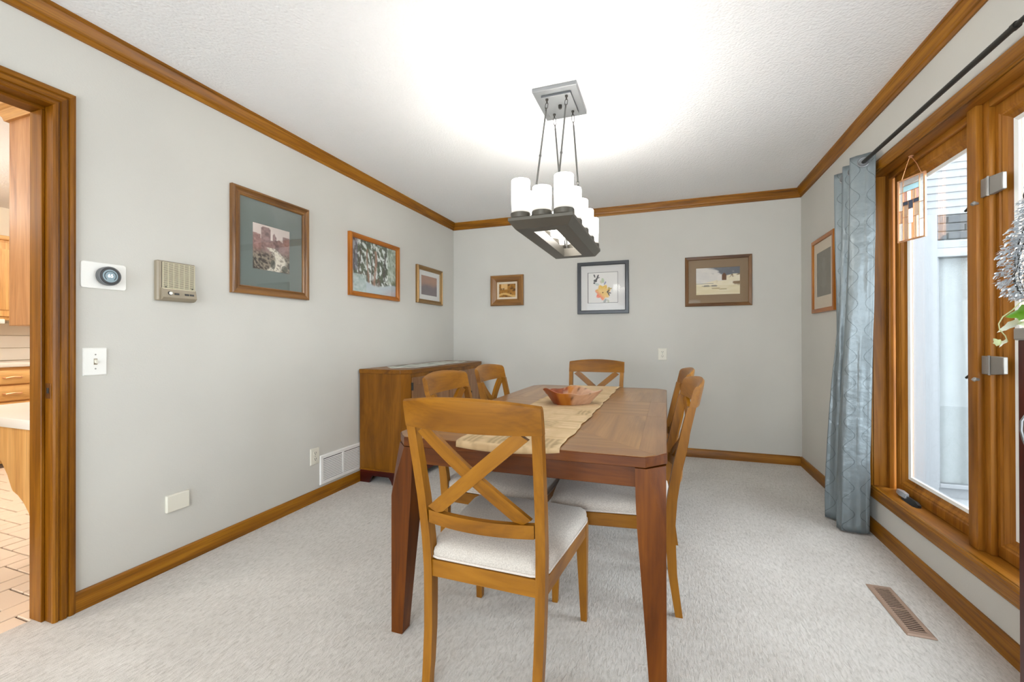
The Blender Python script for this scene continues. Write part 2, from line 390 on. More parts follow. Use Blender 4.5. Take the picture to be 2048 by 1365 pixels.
MB().box(-.12, -.040, DW, DW + .012, 0, 2.033, .002).build('stop', MAT['oak_door'], d1, 'z')
MB().box(-.12, -.040, DW, 0, 2.033, 2.045, .002).build('stop', MAT['oak_door'], d1, 'y')
sp = MB().box(-.035, .003, -.0018, 0, .885, .945, .0006); sp.box(.0, .003, -.0018, .006, .893, .937, .0005)
sp = sp.build('strike_plate', MAT['brass'], d1)
MB().box(-.024, -.010, -.0025, -.0005, .905, .927).build('latch_hole', MAT['dark'], sp)

# ------------------------------------------------------------------ window in the right wall
wn = empty_struct('window_1', (XR, 0, 0))
OY0, OY1, OZ0, OZ1 = 1.40, 3.04, .275, 2.04            # inside of the jambs
WM = MAT['oak_window']
CP = [(0, 0), (0, .010), (.004, .014), (.010, .014), (.014, .018), (.050, .018), (.056, .014), (.064, .014), (.07, .010), (.07, 0)]
def cas(pts0, pts1, g): MB().loft([pts0, pts1]).build('casing', MAT['oak'] , wn, g, smooth=25)
cas([(-t, OY1 + o, OZ0 - o) for o, t in CP], [(-t, OY1 + o, OZ1 + o) for o, t in CP], 'z')
cas([(-t, OY0 - o, OZ0 - o) for o, t in CP], [(-t, OY0 - o, OZ1 + o) for o, t in CP], 'z')
cas([(-t, OY0 - o, OZ1 + o) for o, t in CP], [(-t, OY1 + o, OZ1 + o) for o, t in CP], 'y')
cas([(-t, OY0 - o, OZ0 - o) for o, t in CP], [(-t, OY1 + o, OZ0 - o) for o, t in CP], 'y')
# jamb box
MB().box(-.004, .15, OY1, OY1 + .02, OZ0 - .02, OZ1 + .02, .001).build('jamb', WM, wn, 'z')
MB().box(-.004, .15, OY0 - .02, OY0, OZ0 - .02, OZ1 + .02, .001).build('jamb', WM, wn, 'z')
MB().box(-.004, .15, OY0, OY1, OZ1, OZ1 + .02, .001).build('jamb', WM, wn, 'y')
MB().box(-.004, .15, OY0, OY1, OZ0 - .02, OZ0, .001).build('sill', WM, wn, 'y')
# inner stops around each light
MUL0, MUL1 = 2.235, 2.293
for y0, y1 in ((MUL1, OY1), (OY0, MUL0)):
    MB().box(.060, .082, y1 - .036, y1, OZ0, OZ1, .003, 2).build('stop', WM, wn, 'z')
    MB().box(.060, .082, y0, y0 + .012, OZ0, OZ1, .003, 2).build('stop', WM, wn, 'z')
    MB().box(.060, .082, y0 + .012, y1 - .036, OZ1 - .030, OZ1, .003, 2).build('stop', WM, wn, 'y')
# mullion post between the two lights
mu = MB(); mu.box(.040, .072, MUL0, MUL1, OZ0, OZ1, .003, 2); mu.box(.072, .15, MUL0 + .006, MUL1 - .006, OZ0, OZ1)
mu.build('mullion', WM, wn, 'z')
def sash(y0, y1, z0, z1):
    """wood sash with a bevelled glazing edge and a pane"""
    s = MB(); fw = .06; bw = .040
    def ring(o, x): return [(x, y0 + o, z0 + o), (x, y1 - o, z0 + o), (x, y1 - o, z1 - o), (x, y0 + o, z1 - o)]
    secs = [ring(0, .122), ring(0, .082), ring(.006, .080), ring(fw - .016, .080), ring(fw - .010, .084), ring(fw - .004, .084), ring(fw + .006, .094), ring(fw + .03, .104), ring(fw + .03, .122)]
    for i in range(len(secs)):
        a, b = secs[i], secs[(i + 1) % len(secs)]
        for j in range(4):
            k = (j + 1) % 4; s.face([a[j], a[k], b[k], b[j]])
    so = s.build('sash', WM, wn, 'z', smooth=20)
    b = MB(); i0 = fw + .024
    def r2(o, x): return [(x, y0 + o, z0 + o), (x, y1 - o, z0 + o), (x, y1 - o, z1 - o), (x, y0 + o, z1 - o)]
    secs = [r2(i0, .1005), r2(i0 + .014, .106), r2(i0 + .014, .112), r2(i0, .112)]
    for i in range(4):
        a, c = secs[i], secs[(i + 1) % 4]
        for j in range(4):
            k = (j + 1) % 4; b.face([a[j], a[k], c[k], c[j]])
    b.build('glazing_bead', MAT['white'], so, 'z', smooth=20)
    MB().box(.1085, .1125, y0 + i0, y1 - i0, z0 + i0, z1 - i0).build('pane', MAT['pane'], so)
    return so
sash(MUL1 - .004, 2.985, OZ0 + .002, OZ1 - .022)
sash(OY0 + .015, 2.227, OZ0 + .002, OZ1 - .022)
for zc in (1.705, 1.010):                               # hinges on the mullion
    h = MB()
    h.box(.052, .060, 2.200, 2.234, zc - .036, zc + .036, .002)
    h.hexa([(.058, 2.196, zc - .036), (.074, 2.196, zc - .036), (.080, 2.140, zc - .030), (.066, 2.140, zc - .030),
            (.058, 2.196, zc + .036), (.074, 2.196, zc + .036), (.080, 2.140, zc + .034), (.066, 2.140, zc + .034)], .002)
    h.tube([(.056, 2.198, zc - .038), (.056, 2.198, zc + .038)], .0045, 8)
    h.build('hinge', MAT['hinge'], wn)
    k = MB(); k.tube([(.040, 2.226, zc - .058), (.026, 2.222, zc - .056), (.020, 2.222, zc - .062)], [.005, .008, .007], 8)
    k.build('catch', MAT['hinge'], wn)
    k = MB(); k.tube([(.078, 2.315, zc - .055), (.062, 2.325, zc - .050), (.058, 2.338, zc - .060)], [.004, .007, .005], 8)
    k.build('screen_clip', MAT['iron'], wn)
cr = MB()
cr.loft([[(.056 + dx, y, OZ0 + z) for dx, z in ((-.022 * s_, 0), (.006, 0), (.006, .022 * s_), (-.010 * s_, .026 * s_))] for y, s_ in ((2.69, .55), (2.71, 1), (2.80, 1.0), (2.83, .8))])
cro = cr.build('crank', MAT['black'], wn)
c2 = MB(); c2.loft([[(.050 - .016 * s_, y, OZ0 + .012), (.056, y, OZ0 + .012), (.056, y, OZ0 + .026 + .014 * s_), (.050 - .010 * s_, y, OZ0 + .026 + .012 * s_)] for y, s_ in ((2.79, .7), (2.84, 1), (2.89, .5))])
c2.build('crank_handle', MAT['silver'], cro)

# ------------------------------------------------------------------ outside: the neighbouring wing, patio
g = MB().box(XR + .16, 9, -1.5, 11, -.25, -.10).build('ground_patio', MAT['snow']); struct(g)
ex = empty_struct('wall_exterior', (0, 4.2, 0))
EX0, EX1 = XR + .17, 2.34
MB().box(EX0, EX1, .03, .30, 1.73, 3.3).build('backing', MAT['mortar'], ex)
MB().box(EX0, EX1, .03, .30, -.1, -.02).build('backing', MAT['trimwhite'], ex)
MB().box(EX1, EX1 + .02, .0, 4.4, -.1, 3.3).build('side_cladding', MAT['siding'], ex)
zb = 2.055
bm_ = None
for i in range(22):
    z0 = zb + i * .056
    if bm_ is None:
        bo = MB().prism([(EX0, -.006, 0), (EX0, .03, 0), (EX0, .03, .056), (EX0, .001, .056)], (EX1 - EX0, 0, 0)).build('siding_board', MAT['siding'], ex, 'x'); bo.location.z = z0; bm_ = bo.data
    else:
        bo = bpy.data.objects.new('siding_board', bm_); COL.objects.link(bo); bo.parent = ex; bo.location.z = z0
bk = None
for r in range(3):
    x = 1.40 - (.1 if r % 2 else 0)
    while x < EX1 - .05:
        x1 = min(x + .195, EX1)
        if bk is None:
            bo = MB().box(0, .195, -.004, .04, 0, .050, .003).build('brick', MAT['brick_dark'], ex); bk = bo.data
        else:
            bo = bpy.data.objects.new('brick', bk); COL.objects.link(bo); bo.parent = ex
        bo.location = (x, random.uniform(-.003, .003), 1.868 + r * .062)
        if x + .195 > EX1: bo.scale.x = (EX1 - x) / .195
        x += .205
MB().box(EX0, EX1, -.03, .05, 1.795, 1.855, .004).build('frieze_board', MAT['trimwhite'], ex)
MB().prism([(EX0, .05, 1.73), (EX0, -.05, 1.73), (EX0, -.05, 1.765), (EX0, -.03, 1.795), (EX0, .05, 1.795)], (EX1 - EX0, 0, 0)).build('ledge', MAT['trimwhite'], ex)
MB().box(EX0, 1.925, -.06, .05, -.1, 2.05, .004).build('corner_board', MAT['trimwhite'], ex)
w2 = empty_struct('window_2', (0, 4.2, 0))
fr = MB(); fr.box(1.925, 1.955, -.01, .05, -.02, 1.73, .003); fr.box(2.31, 2.34, -.01, .05, -.02, 1.73, .003); fr.box(1.955, 2.31, -.01, .05, -.02, .01, .003)
fr.build('frame', MAT['trimwhite'], w2)
MB().box(1.955, 2.31, .012, .018, .01, 1.73).build('pane', MAT['pane'], w2)
sh = MB()
xs = [1.93 + i * (.40 / 60) for i in range(61)]
sh.loft([[(x, .055 + .012 * sin((x - 1.93) * 52 + .6 * sin(x * 23)), z) for x in xs] for z in (0.0, 1.73)], cap=False, ring=False)
sh.build('sheer_curtain', MAT['sheer'], w2, smooth=60)
MB().box(1.93, 2.33, .16, .20, -.02, 1.75).build('room_wall', MAT['trimwhite'], w2)
ex2 = empty_struct('wall_far_wing', (0, 8.8, 0))
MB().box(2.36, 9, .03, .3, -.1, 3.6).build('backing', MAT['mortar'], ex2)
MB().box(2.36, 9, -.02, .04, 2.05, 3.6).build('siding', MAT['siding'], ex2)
for r in range(3):
    for i in range(9):
        bo = bpy.data.objects.new('brick', bk); COL.objects.link(bo); bo.parent = ex2; bo.location = (4.2 + i * .205 - (.1 if r % 2 else 0), 0, 1.868 + r * .062)
MB().box(2.36, 9, -.03, .05, 1.75, 1.855, .004).build('frieze_board', MAT['trimwhite'], ex2)

# ------------------------------------------------------------------ dining table
TX, TY = -.4965, 2.385
HW, HL, CH = .4985, .985, .064
t = thing('dining_table', 'long brown wooden dining table with cut corners under the chandelier', 'table', (TX, TY, 0))
top = MB()
oct_ = [(-HW + CH, -HL), (HW - CH, -HL), (HW, -HL + CH + .01), (HW, HL - CH - .01), (HW - CH, HL), (-HW + CH, HL), (-HW, HL - CH - .01), (-HW, -HL + CH + .01)]
def ins(d): return [(x * (HW - d) / HW, y * (HL - d) / HL) for x, y in oct_]
top.loft([[(x, y, .7145) for x, y in ins(.002)], [(x, y, .7165) for x, y in ins(0)], [(x, y, .7462) for x, y in ins(0)], [(x, y, .7482) for x, y in ins(.002)]])
tp = top.build('tabletop', MAT['table'], t, 'x', smooth=20)
# veneer: border boards, mitred, and fields around the leaf seams
BW = .088; ZT0, ZT1 = .7480, .7500
gap = .0006
SY0, SY1 = -.245, .245                                  # leaf seams
def slab(pts, g, m, name='veneer_board'):
    c = Vector((sum(p[0] for p in pts) / len(pts), sum(p[1] for p in pts) / len(pts)))
    q = []
    for p in pts:
        d = Vector(p) - c; q.append(c + d * (1 - gap / max(d.length, .01)))
    mb = MB().prism([(p.x, p.y, ZT0 - .001) for p in q], (0, 0, ZT1 - ZT0 + .001))
    return mb.build(name, m, tp, g, smooth=0)
ox, oy = HW - .0025, HL - .0025; ix, iy = HW - BW, HL - BW
for sgn in (-1, 1):
    slab([(-ox + CH, sgn * oy), (ox - CH, sgn * oy), (ox - CH * .5, sgn * (oy - CH * .5)), (ix, sgn * iy), (-ix, sgn * iy), (-ox + CH * .5, sgn * (oy - CH * .5))], 'x', MAT['tabletop2'])
    for a, b in ((-1, SY0), (SY0, SY1), (SY1, 1)):
        if a == -1: pts = [(sgn * (ox - CH * .5), -oy + CH * .5), (sgn * ox, -oy + CH + .01), (sgn * ox, b), (sgn * ix, b), (sgn * ix, -iy)]
        elif b == 1: pts = [(sgn * (ox - CH * .5), oy - CH * .5), (sgn * ox, oy - CH - .01), (sgn * ox, a), (sgn * ix, a), (sgn * ix, iy)]
        else: pts = [(sgn * ix, a), (sgn * ox, a), (sgn * ox, b), (sgn * ix, b)]
        slab(pts, 'y', MAT['tabletop2'])
for a, b in ((-iy, SY0), (SY1, iy)):
    yo, yi = (a, b) if a < 0 else (b, a)
    slab([(-ix, yo), (ix, yo), (0, (yo + yi) / 2 + (.1 if yo < 0 else -.1))], (1, 0, 0), MAT['tabletop'], 'veneer_panel')
    slab([(-ix, yo), (0, (yo + yi) / 2 + (.1 if yo < 0 else -.1)), (0, yi), (-ix, yi)], (0, 1, 0), MAT['tabletop'], 'veneer_panel')
    slab([(ix, yo), (0, (yo + yi) / 2 + (.1 if yo < 0 else -.1)), (0, yi), (ix, yi)], (0, 1, 0), MAT['tabletop'], 'veneer_panel')
slab([(-ix, SY0), (ix, SY0), (ix, SY1), (-ix, SY1)], (1, 0, 0), MAT['tabletop'], 'veneer_panel')
# aprons and legs
for sx in (-1, 1):
    MB().box(sx * (HW - .052) - .011, sx * (HW - .052) + .011, -HL + .08, HL - .08, .643, .7125, .002).build('apron', MAT['table'], t, 'y')
for sy in (-1, 1):
    MB().box(-HW + .08, HW - .08, sy * (HL - .043) - .011, sy * (HL - .043) + .011, .643, .7125, .002).build('apron', MAT['table'], t, 'x')
for sx in (-1, 1):
    for sy in (-1, 1):
        lv = []
        for z, a, c in ((0, .046, .0008), (.003, .049, .0008), (.25, .066, .0008), (.52, .086, .0012), (.60, .090, .022), (.711, .092, .058)):
            o = .495, .98
            lv.append([(sx * (o[0] - c), sy * o[1], z), (sx * (o[0] - a), sy * o[1], z), (sx * (o[0] - a), sy * (o[1] - a), z), (sx * o[0], sy * (o[1] - a), z), (sx * o[0], sy * (o[1] - c), z)])
        MB().loft(lv).build('leg', MAT['table'], t, 'z', smooth=8)

# ------------------------------------------------------------------ dining chairs
def lerp(tab, z):
    for (a, va), (b, vb) in zip(tab, tab[1:]):
        if z <= b:
            k = (z - a) / (b - a)
            return va + (vb - va) * k
    return tab[-1][1]
REAR = [(0, -.277), (.07, -.268), (.17, -.256), (.27, -.252), (.37, -.250), (.47, -.257), (.61, -.277), (.75, -.306), (.865, -.331), (.95, -.350)]   # rear face of the posts
THK = [(0, .028), (.3, .038), (.45, .040), (.7, .034), (.95, .028)]
XPO = [(0, .198), (.4, .2075), (.93, .223)]
def bulge(x, w, b): return -b * (1 - (x / w) ** 2)
def make_chair(label):
    c = thing('dining_chair', label, 'chair', group='dining chairs around the table')
    wd = MAT['chair']
    zs = [0, .035, .07, .12, .17, .22, .27, .32, .37, .42, .47, .54, .61, .68, .75, .846]
    for sx in (-1, 1):
        secs = []
        for z in zs:
            y = lerp(REAR, z); th = lerp(THK, z); xo = lerp(XPO, z); wdt = .030 if z > .05 else .028
            secs.append([(sx * xo, y, z), (sx * (xo - wdt), y, z), (sx * (xo - wdt), y + th, z), (sx * xo, y + th, z)])
        MB().loft(secs).build('rear_leg', wd, c, 'z', smooth=18)
    # crest rail: bowed backwards, crowned, rolled over at the top
    secs = []
    for i in range(17):
        u = -1 + i / 8; x = .223 * u
        b = bulge(x, .223, .034); zt = .930 + .018 * (1 - u * u); zb_ = .8462 - .003 * (1 - u * u)
        prof = []
        for k, off in ((0, 0), (.35, .0), (.7, 0), (.93, .002), (1.0, .009)):
            z = zb_ + (zt - zb_) * k; prof.append((x, lerp(REAR, z) + b + off, z))
        for k, off in ((1.0, .012), (.93, .021), (.8, .0255), (.55, .026), (.2, .026), (0, .026)):
            z = zb_ + (zt - zb_) * k; prof.append((x, lerp(REAR, z) + b + off - .000, z))
        secs.append(prof)
    MB().loft(secs).build('top_rail', wd, c, 'x', smooth=30)
    # lower rail
    secs = []
    for i in range(13):
        x = -.178 + .356 * i / 12; b = bulge(x, .178, .028); y = -.264 + b
        secs.append([(x, y, .525), (x, y - .003, .567), (x, y + .019, .567), (x, y + .021, .525)])
    MB().loft(secs).build('lower_rail', wd, c, 'x', smooth=30)
    # crossed braces
    for sx, front in ((1, 0), (-1, .006)):
        secs = []; n = 12; a = Vector((sx * .168, .846)); b_ = Vector((-sx * .158, .567)); d = (b_ - a).normalized(); nrm = Vector((-d.y, d.x)) * .021
        for i in range(n + 1):
            k = i / n; p = a + (b_ - a) * k
            sec = []
            for q, dy in ((p + nrm, 0), (p - nrm, 0), (p - nrm, .017), (p + nrm, .017)):
                z = q.y
                y = lerp(REAR, z) + (.034 * (k < 2) ) * 0 + bulge(p.x, .2, .034 * (1 - k) + .028 * k) * 1.0 + front * (1 if abs(k - .5) < .4 else 0) * 0
                sec.append((q.x, y + .004 + dy + front, z))
            secs.append(sec)
        secs[0] = [(x, y, min(z, .8475)) for x, y, z in secs[0]]
        secs[-1] = [(x, y, max(z, .565)) for x, y, z in secs[-1]]
        MB().loft(secs).build('cross_brace', wd, c, (sx * 1.0, 0, .85), smooth=25)
    # seat frame
    MB().box(-.179, .179, -.246, -.226, .342, .396, .0015).build('seat_rail', wd, c, 'x')
    MB().box(-.201, .201, .222, .243, .342, .396, .0015).build('seat_rail', wd, c, 'x')
    for sx in (-1, 1):
        MB().hexa([(sx * .181, -.216, .342), (sx * .2065, -.216, .342), (sx * .240, .206, .342), (sx * .216, .206, .342),
                   (sx * .181, -.216, .396), (sx * .2065, -.216, .396), (sx * .240, .206, .396), (sx * .216, .206, .396)], .0015).build('seat_rail', wd, c, 'y')
        MB().loft([[(sx * (.2415 - k), .247 - k, z), (sx * (.2415 - a), .247 - k, z), (sx * (.2415 - a), .247 - a, z), (sx * (.2415 - k), .247 - a, z)] for z, a, k in ((0, .025, .004), (.003, .0265, .003), (.342, .042, .0), (.394, .042, .0))]).build('front_leg', wd, c, 'z', smooth=10)
    # cushion with piping
    out = []
    def add(x, y): out.append((x, y))
    for i in range(9):                                   # bowed front edge, right to left
        x = .205 - .41 * i / 8; add(x, .252 + .011 * (1 - (x / .205) ** 2))
    for a in (120, 150): add(-.207 + .034 * cos(radians(a)), .222 + .034 * sin(radians(a)))
    for k in (0, .25, .5, .75, 1): add(-.2435 + (.2435 - .206) * k, .20 + (-.20 - .20) * k)
    add(-.196, -.217)
    add(-.178, -.2185); add(-.1765, -.238); add(-.16, -.242); add(0, -.2425); add(.16, -.242); add(.1765, -.238); add(.178, -.2185)
    add(.196, -.217)
    for k in (1, .75, .5, .25, 0): add(.2435 - (.2435 - .206) * k, .20 + (-.20 - .20) * k)
    for a in (30, 60): add(.207 + .034 * cos(radians(a)), .222 + .034 * sin(radians(a)))
    def inset(d):
        res = []
        for x, y in out:
            ln = sqrt(x * x + y * y); res.append((x * (1 - d / max(abs(x), .12) * (abs(x) / .24)), y * (1 - d / .25)))
        return res
    levels = [(.3965, .010), (.400, .004), (.405, .001), (.418, 0), (.432, .003), (.442, .012), (.449, .028), (.454, .055), (.457, .09), (.459, .15), (.460, .2)]
    MB().loft([[(x, y, z) for x, y in inset(d)] for z, d in levels]).build('seat_cushion', MAT['seat'], c, 'x', smooth=60)
    pp = MB(); pp.tube([(x, y, .4035) for x, y in inset(.0005)], .0042, 6, loop=True)
    po = pp.build('piping', MAT['pipe'], c.children[-1], 'x', smooth=60)
    return c
ch = make_chair('wooden cross-back dining chair at the near table end, its back to the camera')
ch.location = (-.541, 1.490, 0); ch.rotation_euler = (0, 0, radians(-1.0))
dup(ch, (-.541, 3.26, 0), pi, 'wooden cross-back dining chair at the far table end, facing the camera')
dup(ch, (-.772, 2.055, 0), radians(-90), 'wooden cross-back chair in front of the sideboard doors, nearer of the two there')
dup(ch, (-.782, 2.685, 0), radians(-90), 'wooden cross-back chair beside the far end of the sideboard')
dup(ch, (-.228, 2.040, 0), radians(93), 'wooden cross-back chair on the window side of the table, nearer the camera')
dup(ch, (-.228, 2.690, 0), radians(92.5), 'wooden cross-back chair on the window side of the table, half hidden behind its twin')

# ------------------------------------------------------------------ table runner
def paint(o, fn):
    me = o.data; a = me.color_attributes.new('Col', 'FLOAT_COLOR', 'POINT'); d = []
    for v in me.vertices: d += list(fn(v.co))[:3] + [1]
    a.data.foreach_set('color', d)
def hsh(*a):
    x = sin(sum(v * k for v, k in zip(a, (127.1, 311.7, 74.7, 19.3)))) * 43758.5453
    return x - math.floor(x)
def vn(x, y, s=0):
    xi, yi = math.floor(x), math.floor(y); fx, fy = x - xi, y - yi; fx = fx * fx * (3 - 2 * fx); fy = fy * fy * (3 - 2 * fy)
    a, b, c, d = hsh(xi, yi, s), hsh(xi + 1, yi, s), hsh(xi, yi + 1, s), hsh(xi + 1, yi + 1, s)
    return a + (b - a) * fx + (c - a) * fy + (a - b - c + d) * fx * fy
def fbm(x, y, s=0, o=4):
    v = 0; am = .5
    for i in range(o): v += am * vn(x, y, s + i); x *= 2.03; y *= 2.03; am *= .5
    return v / (1 - .5 ** o)
def mixc(a, b, t):
    t = max(0, min(1, t)); return tuple(a[i] + (b[i] - a[i]) * t for i in range(3))
def sst(a, b, x):
    t = max(0, min(1, (x - a) / (b - a))); return t * t * (3 - 2 * t)
rn = MB()
RX0, RX1 = -.712, -.335
ys = [1.3935, 1.3935, 1.394, 1.397, 1.402] + [1.41 + i * (3.36 - 1.41) / 180 for i in range(181)] + [3.368, 3.3735, 3.3760, 3.3765, 3.3765]
zs = [.736, .741, .7475, .7512, .7526] + [.7528] * 181 + [.7526, .7512, .746, .735, .715]
secs = []
for i, (y, z) in enumerate(zip(ys, zs)):
    row = []
    for j in range(41):
        k = j / 40; wob = .0035 * sin(y * 19 + 1) + .002 * sin(y * 47)
        x = RX0 + wob * .8 + (RX1 - RX0 + wob * .3) * k
        zz = z + (.0011 * vn(x * 22, y * 16, 5) if 4 < i < 186 else 0)
        if i < 3: zz -= .012 * (1 - (2 * k - .8) ** 2) * (3 - i) / 3
        row.append((x, y, zz))
    secs.append(row)
rn.loft(secs, cap=False, ring=False)
rno = rn.build('table_runner', vcol('runner_weave', .85), smooth=60)
tag(rno, 'beige woven runner with embroidered blocks down the middle of the dining table', 'runner')
def runner_col(c):
    base = srgb(206, 178, 138); lo = srgb(178, 148, 106); olive = srgb(146, 126, 90); hi = srgb(220, 194, 156)
    u = (c.x - RX0) / (RX1 - RX0); v = (c.y - 1.38) / .165
    col = mixc(lo, hi, .25 + .5 * fbm(c.x * 30, c.y * 22, 1))
    cu, cv = math.floor(u * 4), math.floor(v); h = hsh(cu, cv, 3); fu, fv = u * 4 - cu, v - cv
    if .12 < fu < .88 and .12 < fv < .88:
        if h < .22: col = mixc(col, olive, .75 if (int(fu * 9) % 2 == 0) else .15)
        elif h < .40: col = mixc(col, olive, .5 if vn(c.x * 160, c.y * 160, 2) > .5 else .1)
        elif h < .6: col = mixc(col, hi, .6 * (int(fv * 7) % 2))
    if abs(fv - .02) < .03: col = mixc(col, lo, .6)
    if c.y < 1.47:                                       # scroll border at the end
        s = sin(u * 44 + 2.2 * sin(c.y * 90)) * sin(c.y * 140 + u * 7)
        col = mixc(col, olive, .4 * sst(.25, .6, s))
    if c.z < .744: col = mixc(col, lo, .5)
    return col
paint(rno, runner_col)
sm = rno.modifiers.new('thickness', 'SOLIDIFY'); sm.thickness = .0018; sm.offset = 1

# ------------------------------------------------------------------ root-wood bowl
BX, BY, BZ = -.508, 2.400, .7553
def brim(a): return .156 + .008 * sin(2 * a + .4) + .010 * sin(3 * a + 1.2) + .010 * sin(5 * a + .3) + .004 * sin(9 * a)
def btop(a): return .073 - .012 * cos(2 * a + 1.0) * .6 + .009 * sin(3 * a + 2.2) + .005 * sin(5 * a + 1) + .003 * sin(8 * a)
n = 72; secs = []
prof_out = [(0, 0), (.40, 0), (.58, .0), (.615, .08), (.70, .32), (.81, .60), (.92, .86), (.965, .97), (.955, 1.0)]
prof_in = [(.915, .985), (.86, .83), (.77, .60), (.66, .38), (.52, .24), (.3, .19), (0, .18)]
for r, z in prof_out + prof_in:
    sec = []
    for k in range(n):
        a = 2 * pi * k / n; rr = brim(a) * r; wob = .004 * vn(a * 4 + 10, z * 6, 8) * (1 if r > .5 else 0)
        sec.append((max(rr + wob, 1e-5) * cos(a), max(rr + wob, 1e-5) * sin(a) * .92, btop(a) * z + .0))
    secs.append(sec)
bo = MB().loft(secs).build('wooden_bowl', MAT['bowlwood'], smooth=50); bo.location = (BX, BY, BZ)
tag(bo, 'freeform carved root-wood bowl with a wavy rim on the table runner', 'bowl')
def bowl_col(c):
    a = math.atan2(c.y, c.x); f = fbm(a * 2.2 + 5, c.z * 18, 4); g = fbm(a * 9, c.z * 70, 6)
    red = mixc(srgb(104, 38, 8), srgb(150, 72, 24), g); org = mixc(srgb(160, 92, 24), srgb(184, 118, 42), g); pale = mixc(srgb(170, 128, 100), srgb(206, 166, 136), g)
    x = c.x / .155 + (f - .5) * .5
    col = mixc(red, org, sst(-.32, -.16, x)); col = mixc(col, pale, sst(.12, .26, x))
    ln = sqrt(c.x ** 2 + c.y ** 2)
    inside = ln < .9 * brim(a) * (.62 + .36 * c.z / btop(a)) - .004
    if inside: col = mixc(col, pale, .55); col = mixc(col, srgb(110, 52, 24), .6 * sst(.55, .68, fbm(c.x * 26, c.y * 26, 9)))
    if vn(a * 16, c.z * 120, 12) > .86 and x > .1: col = mixc(col, srgb(60, 34, 20), .8)
    return col
paint(bo, bowl_col)

# ------------------------------------------------------------------ sideboard
SX0, SX1, SYA, SYB, SH = XL + .0155, -1.832, 2.80, 4.25, .885
sb = thing('sideboard', 'wooden sideboard with panelled doors along the wall in the far corner', 'sideboard', ((SX0 + SX1) / 2, (SYA + SYB) / 2, 0))
ox_, oy_ = (SX0 + SX1) / 2, (SYA + SYB) / 2
def L2(pts): return [(x - ox_, y - oy_) for x, y in pts]
cc = .062
def outline(d):
    return L2([(SX0, SYA + d), (SX1 - cc + d * .1, SYA + d), (SX1 - d, SYA + cc - d * .1), (SX1 - d, SYB - cc + d * .1), (SX1 - cc + d * .1, SYB - d), (SX0, SYB - d)])
MB().prism([(x, y, .853) for x, y in outline(0)], (0, 0, .032), .002).build('top', MAT['sideboard'], sb, 'y', smooth=15)
MB().prism([(x, y, .105) for x, y in outline(.009)], (0, 0, .748)).build('body', MAT['sideboard'], sb, 'z', smooth=10)
MB().prism([(x, y, .098) for x, y in outline(.003)], (0, 0, .014), .002).build('base_moulding', MAT['sideboard'], sb, 'y', smooth=15)
# plinth with bracket feet
def foot_side(p0, p1, nrm):
    p0, p1, nn = Vector((*p0, 0)), Vector((*p1, 0)), Vector((*nrm, 0)); d = (p1 - p0); ln = d.length; d.normalize()
    prof = [(0, 0), (.085, 0), (.095, .03), (.115, .055), (ln - .115, .055), (ln - .095, .03), (ln - .085, 0), (ln, 0), (ln, .099), (0, .099)]
    return MB().prism([p0 + d * a + Vector((0, 0, z)) for a, z in prof], nn * .018)
o2 = outline(.012)
foot_side(o2[0], o2[1], (0, 1)).build('plinth', MAT['mahogany'], sb, 'x')
foot_side(o2[2], o2[3], (-1, 0)).build('plinth', MAT['mahogany'], sb, 'y')
foot_side(o2[5], o2[4], (0, -1)).build('plinth', MAT['mahogany'], sb, 'x')
c0, c1 = Vector(o2[1]), Vector(o2[2])
MB().prism([(c0.x, c0.y, 0), (c1.x, c1.y, 0), (c1.x - .02, c1.y, 0), (c0.x, c0.y + .02, 0)], (0, 0, .099)).build('plinth', MAT['mahogany'], sb, 'z')
# four framed doors on the front
fx = SX1 - .009 - ox_; y0 = SYA + cc + .006 - oy_; dw = (SYB - SYA - 2 * cc - .012) / 4
for i in range(4):
    ya, yb = y0 + i * dw + .003, y0 + (i + 1) * dw - .003
    m = MB()
    m.box(fx, fx + .012, ya, ya + .055, .135, .822, .0015); m.box(fx, fx + .012, yb - .055, yb, .135, .822, .0015)
    m.box(fx, fx + .012, ya + .055, yb - .055, .135, .195, .0015); m.box(fx, fx + .012, ya + .055, yb - .055, .762, .822, .0015)
    d = m.build('door', MAT['sideboard_front'], sb, 'z', smooth=10)
    MB().box(fx - .002, fx + .005, ya + .055, yb - .055, .195, .762).build('door_panel', MAT['sideboard_front'], d, 'z')
    ky = yb - .028 if i % 2 == 0 else ya + .028
    MB().lathe([(.006, 0), (.005, .010), (.011, .014), (.012, .020), (.008, .025), (0, .026)], 12, Matrix.Translation((fx + .012, ky, .60)) @ Matrix.Rotation(pi / 2, 4, 'Y')).build('knob', MAT['iron'], d)
    for hz in (.20, .755):
        hy = ya - .001 if i % 2 == 0 else yb + .001
        MB().box(fx, fx + .016, hy - .005, hy + .005, hz - .03, hz + .03, .001).build('hinge', MAT['iron'], d)
# cloth on the sideboard
cl = MB(); secs = []
for i in range(61):
    k = i / 60; y = 2.93 + 1.22 * k; row = []
    hw = .15 * min(1, (k / .12) + .08, ((1 - k) / .12) + .08)
    for j in range(17):
        u = -1 + j / 8; row.append((-2.058 + hw * u, y, SH + .0012 + .0012 * vn(u * 5 + 3, y * 18, 3) + (.003 * vn(y * 14, u, 7) if abs(u) > .9 else 0)))
    secs.append(row)
clo = cl.loft(secs, cap=False, ring=False).build('sideboard_runner', vcol('sideboard_cloth', .85), smooth=60)
tag(clo, 'pale patterned cloth lying flat along the sideboard top', 'runner')
paint(clo, lambda c: mixc(mixc(srgb(206, 208, 200), srgb(150, 158, 150), sst(.5, .7, fbm(c.x * 30, c.y * 16, 2))), srgb(176, 140, 120), .5 * sst(.62, .75, fbm(c.x * 18, c.y * 9, 8))))
sm = clo.modifiers.new('thickness', 'SOLIDIFY'); sm.thickness = .0012; sm.offset = 1

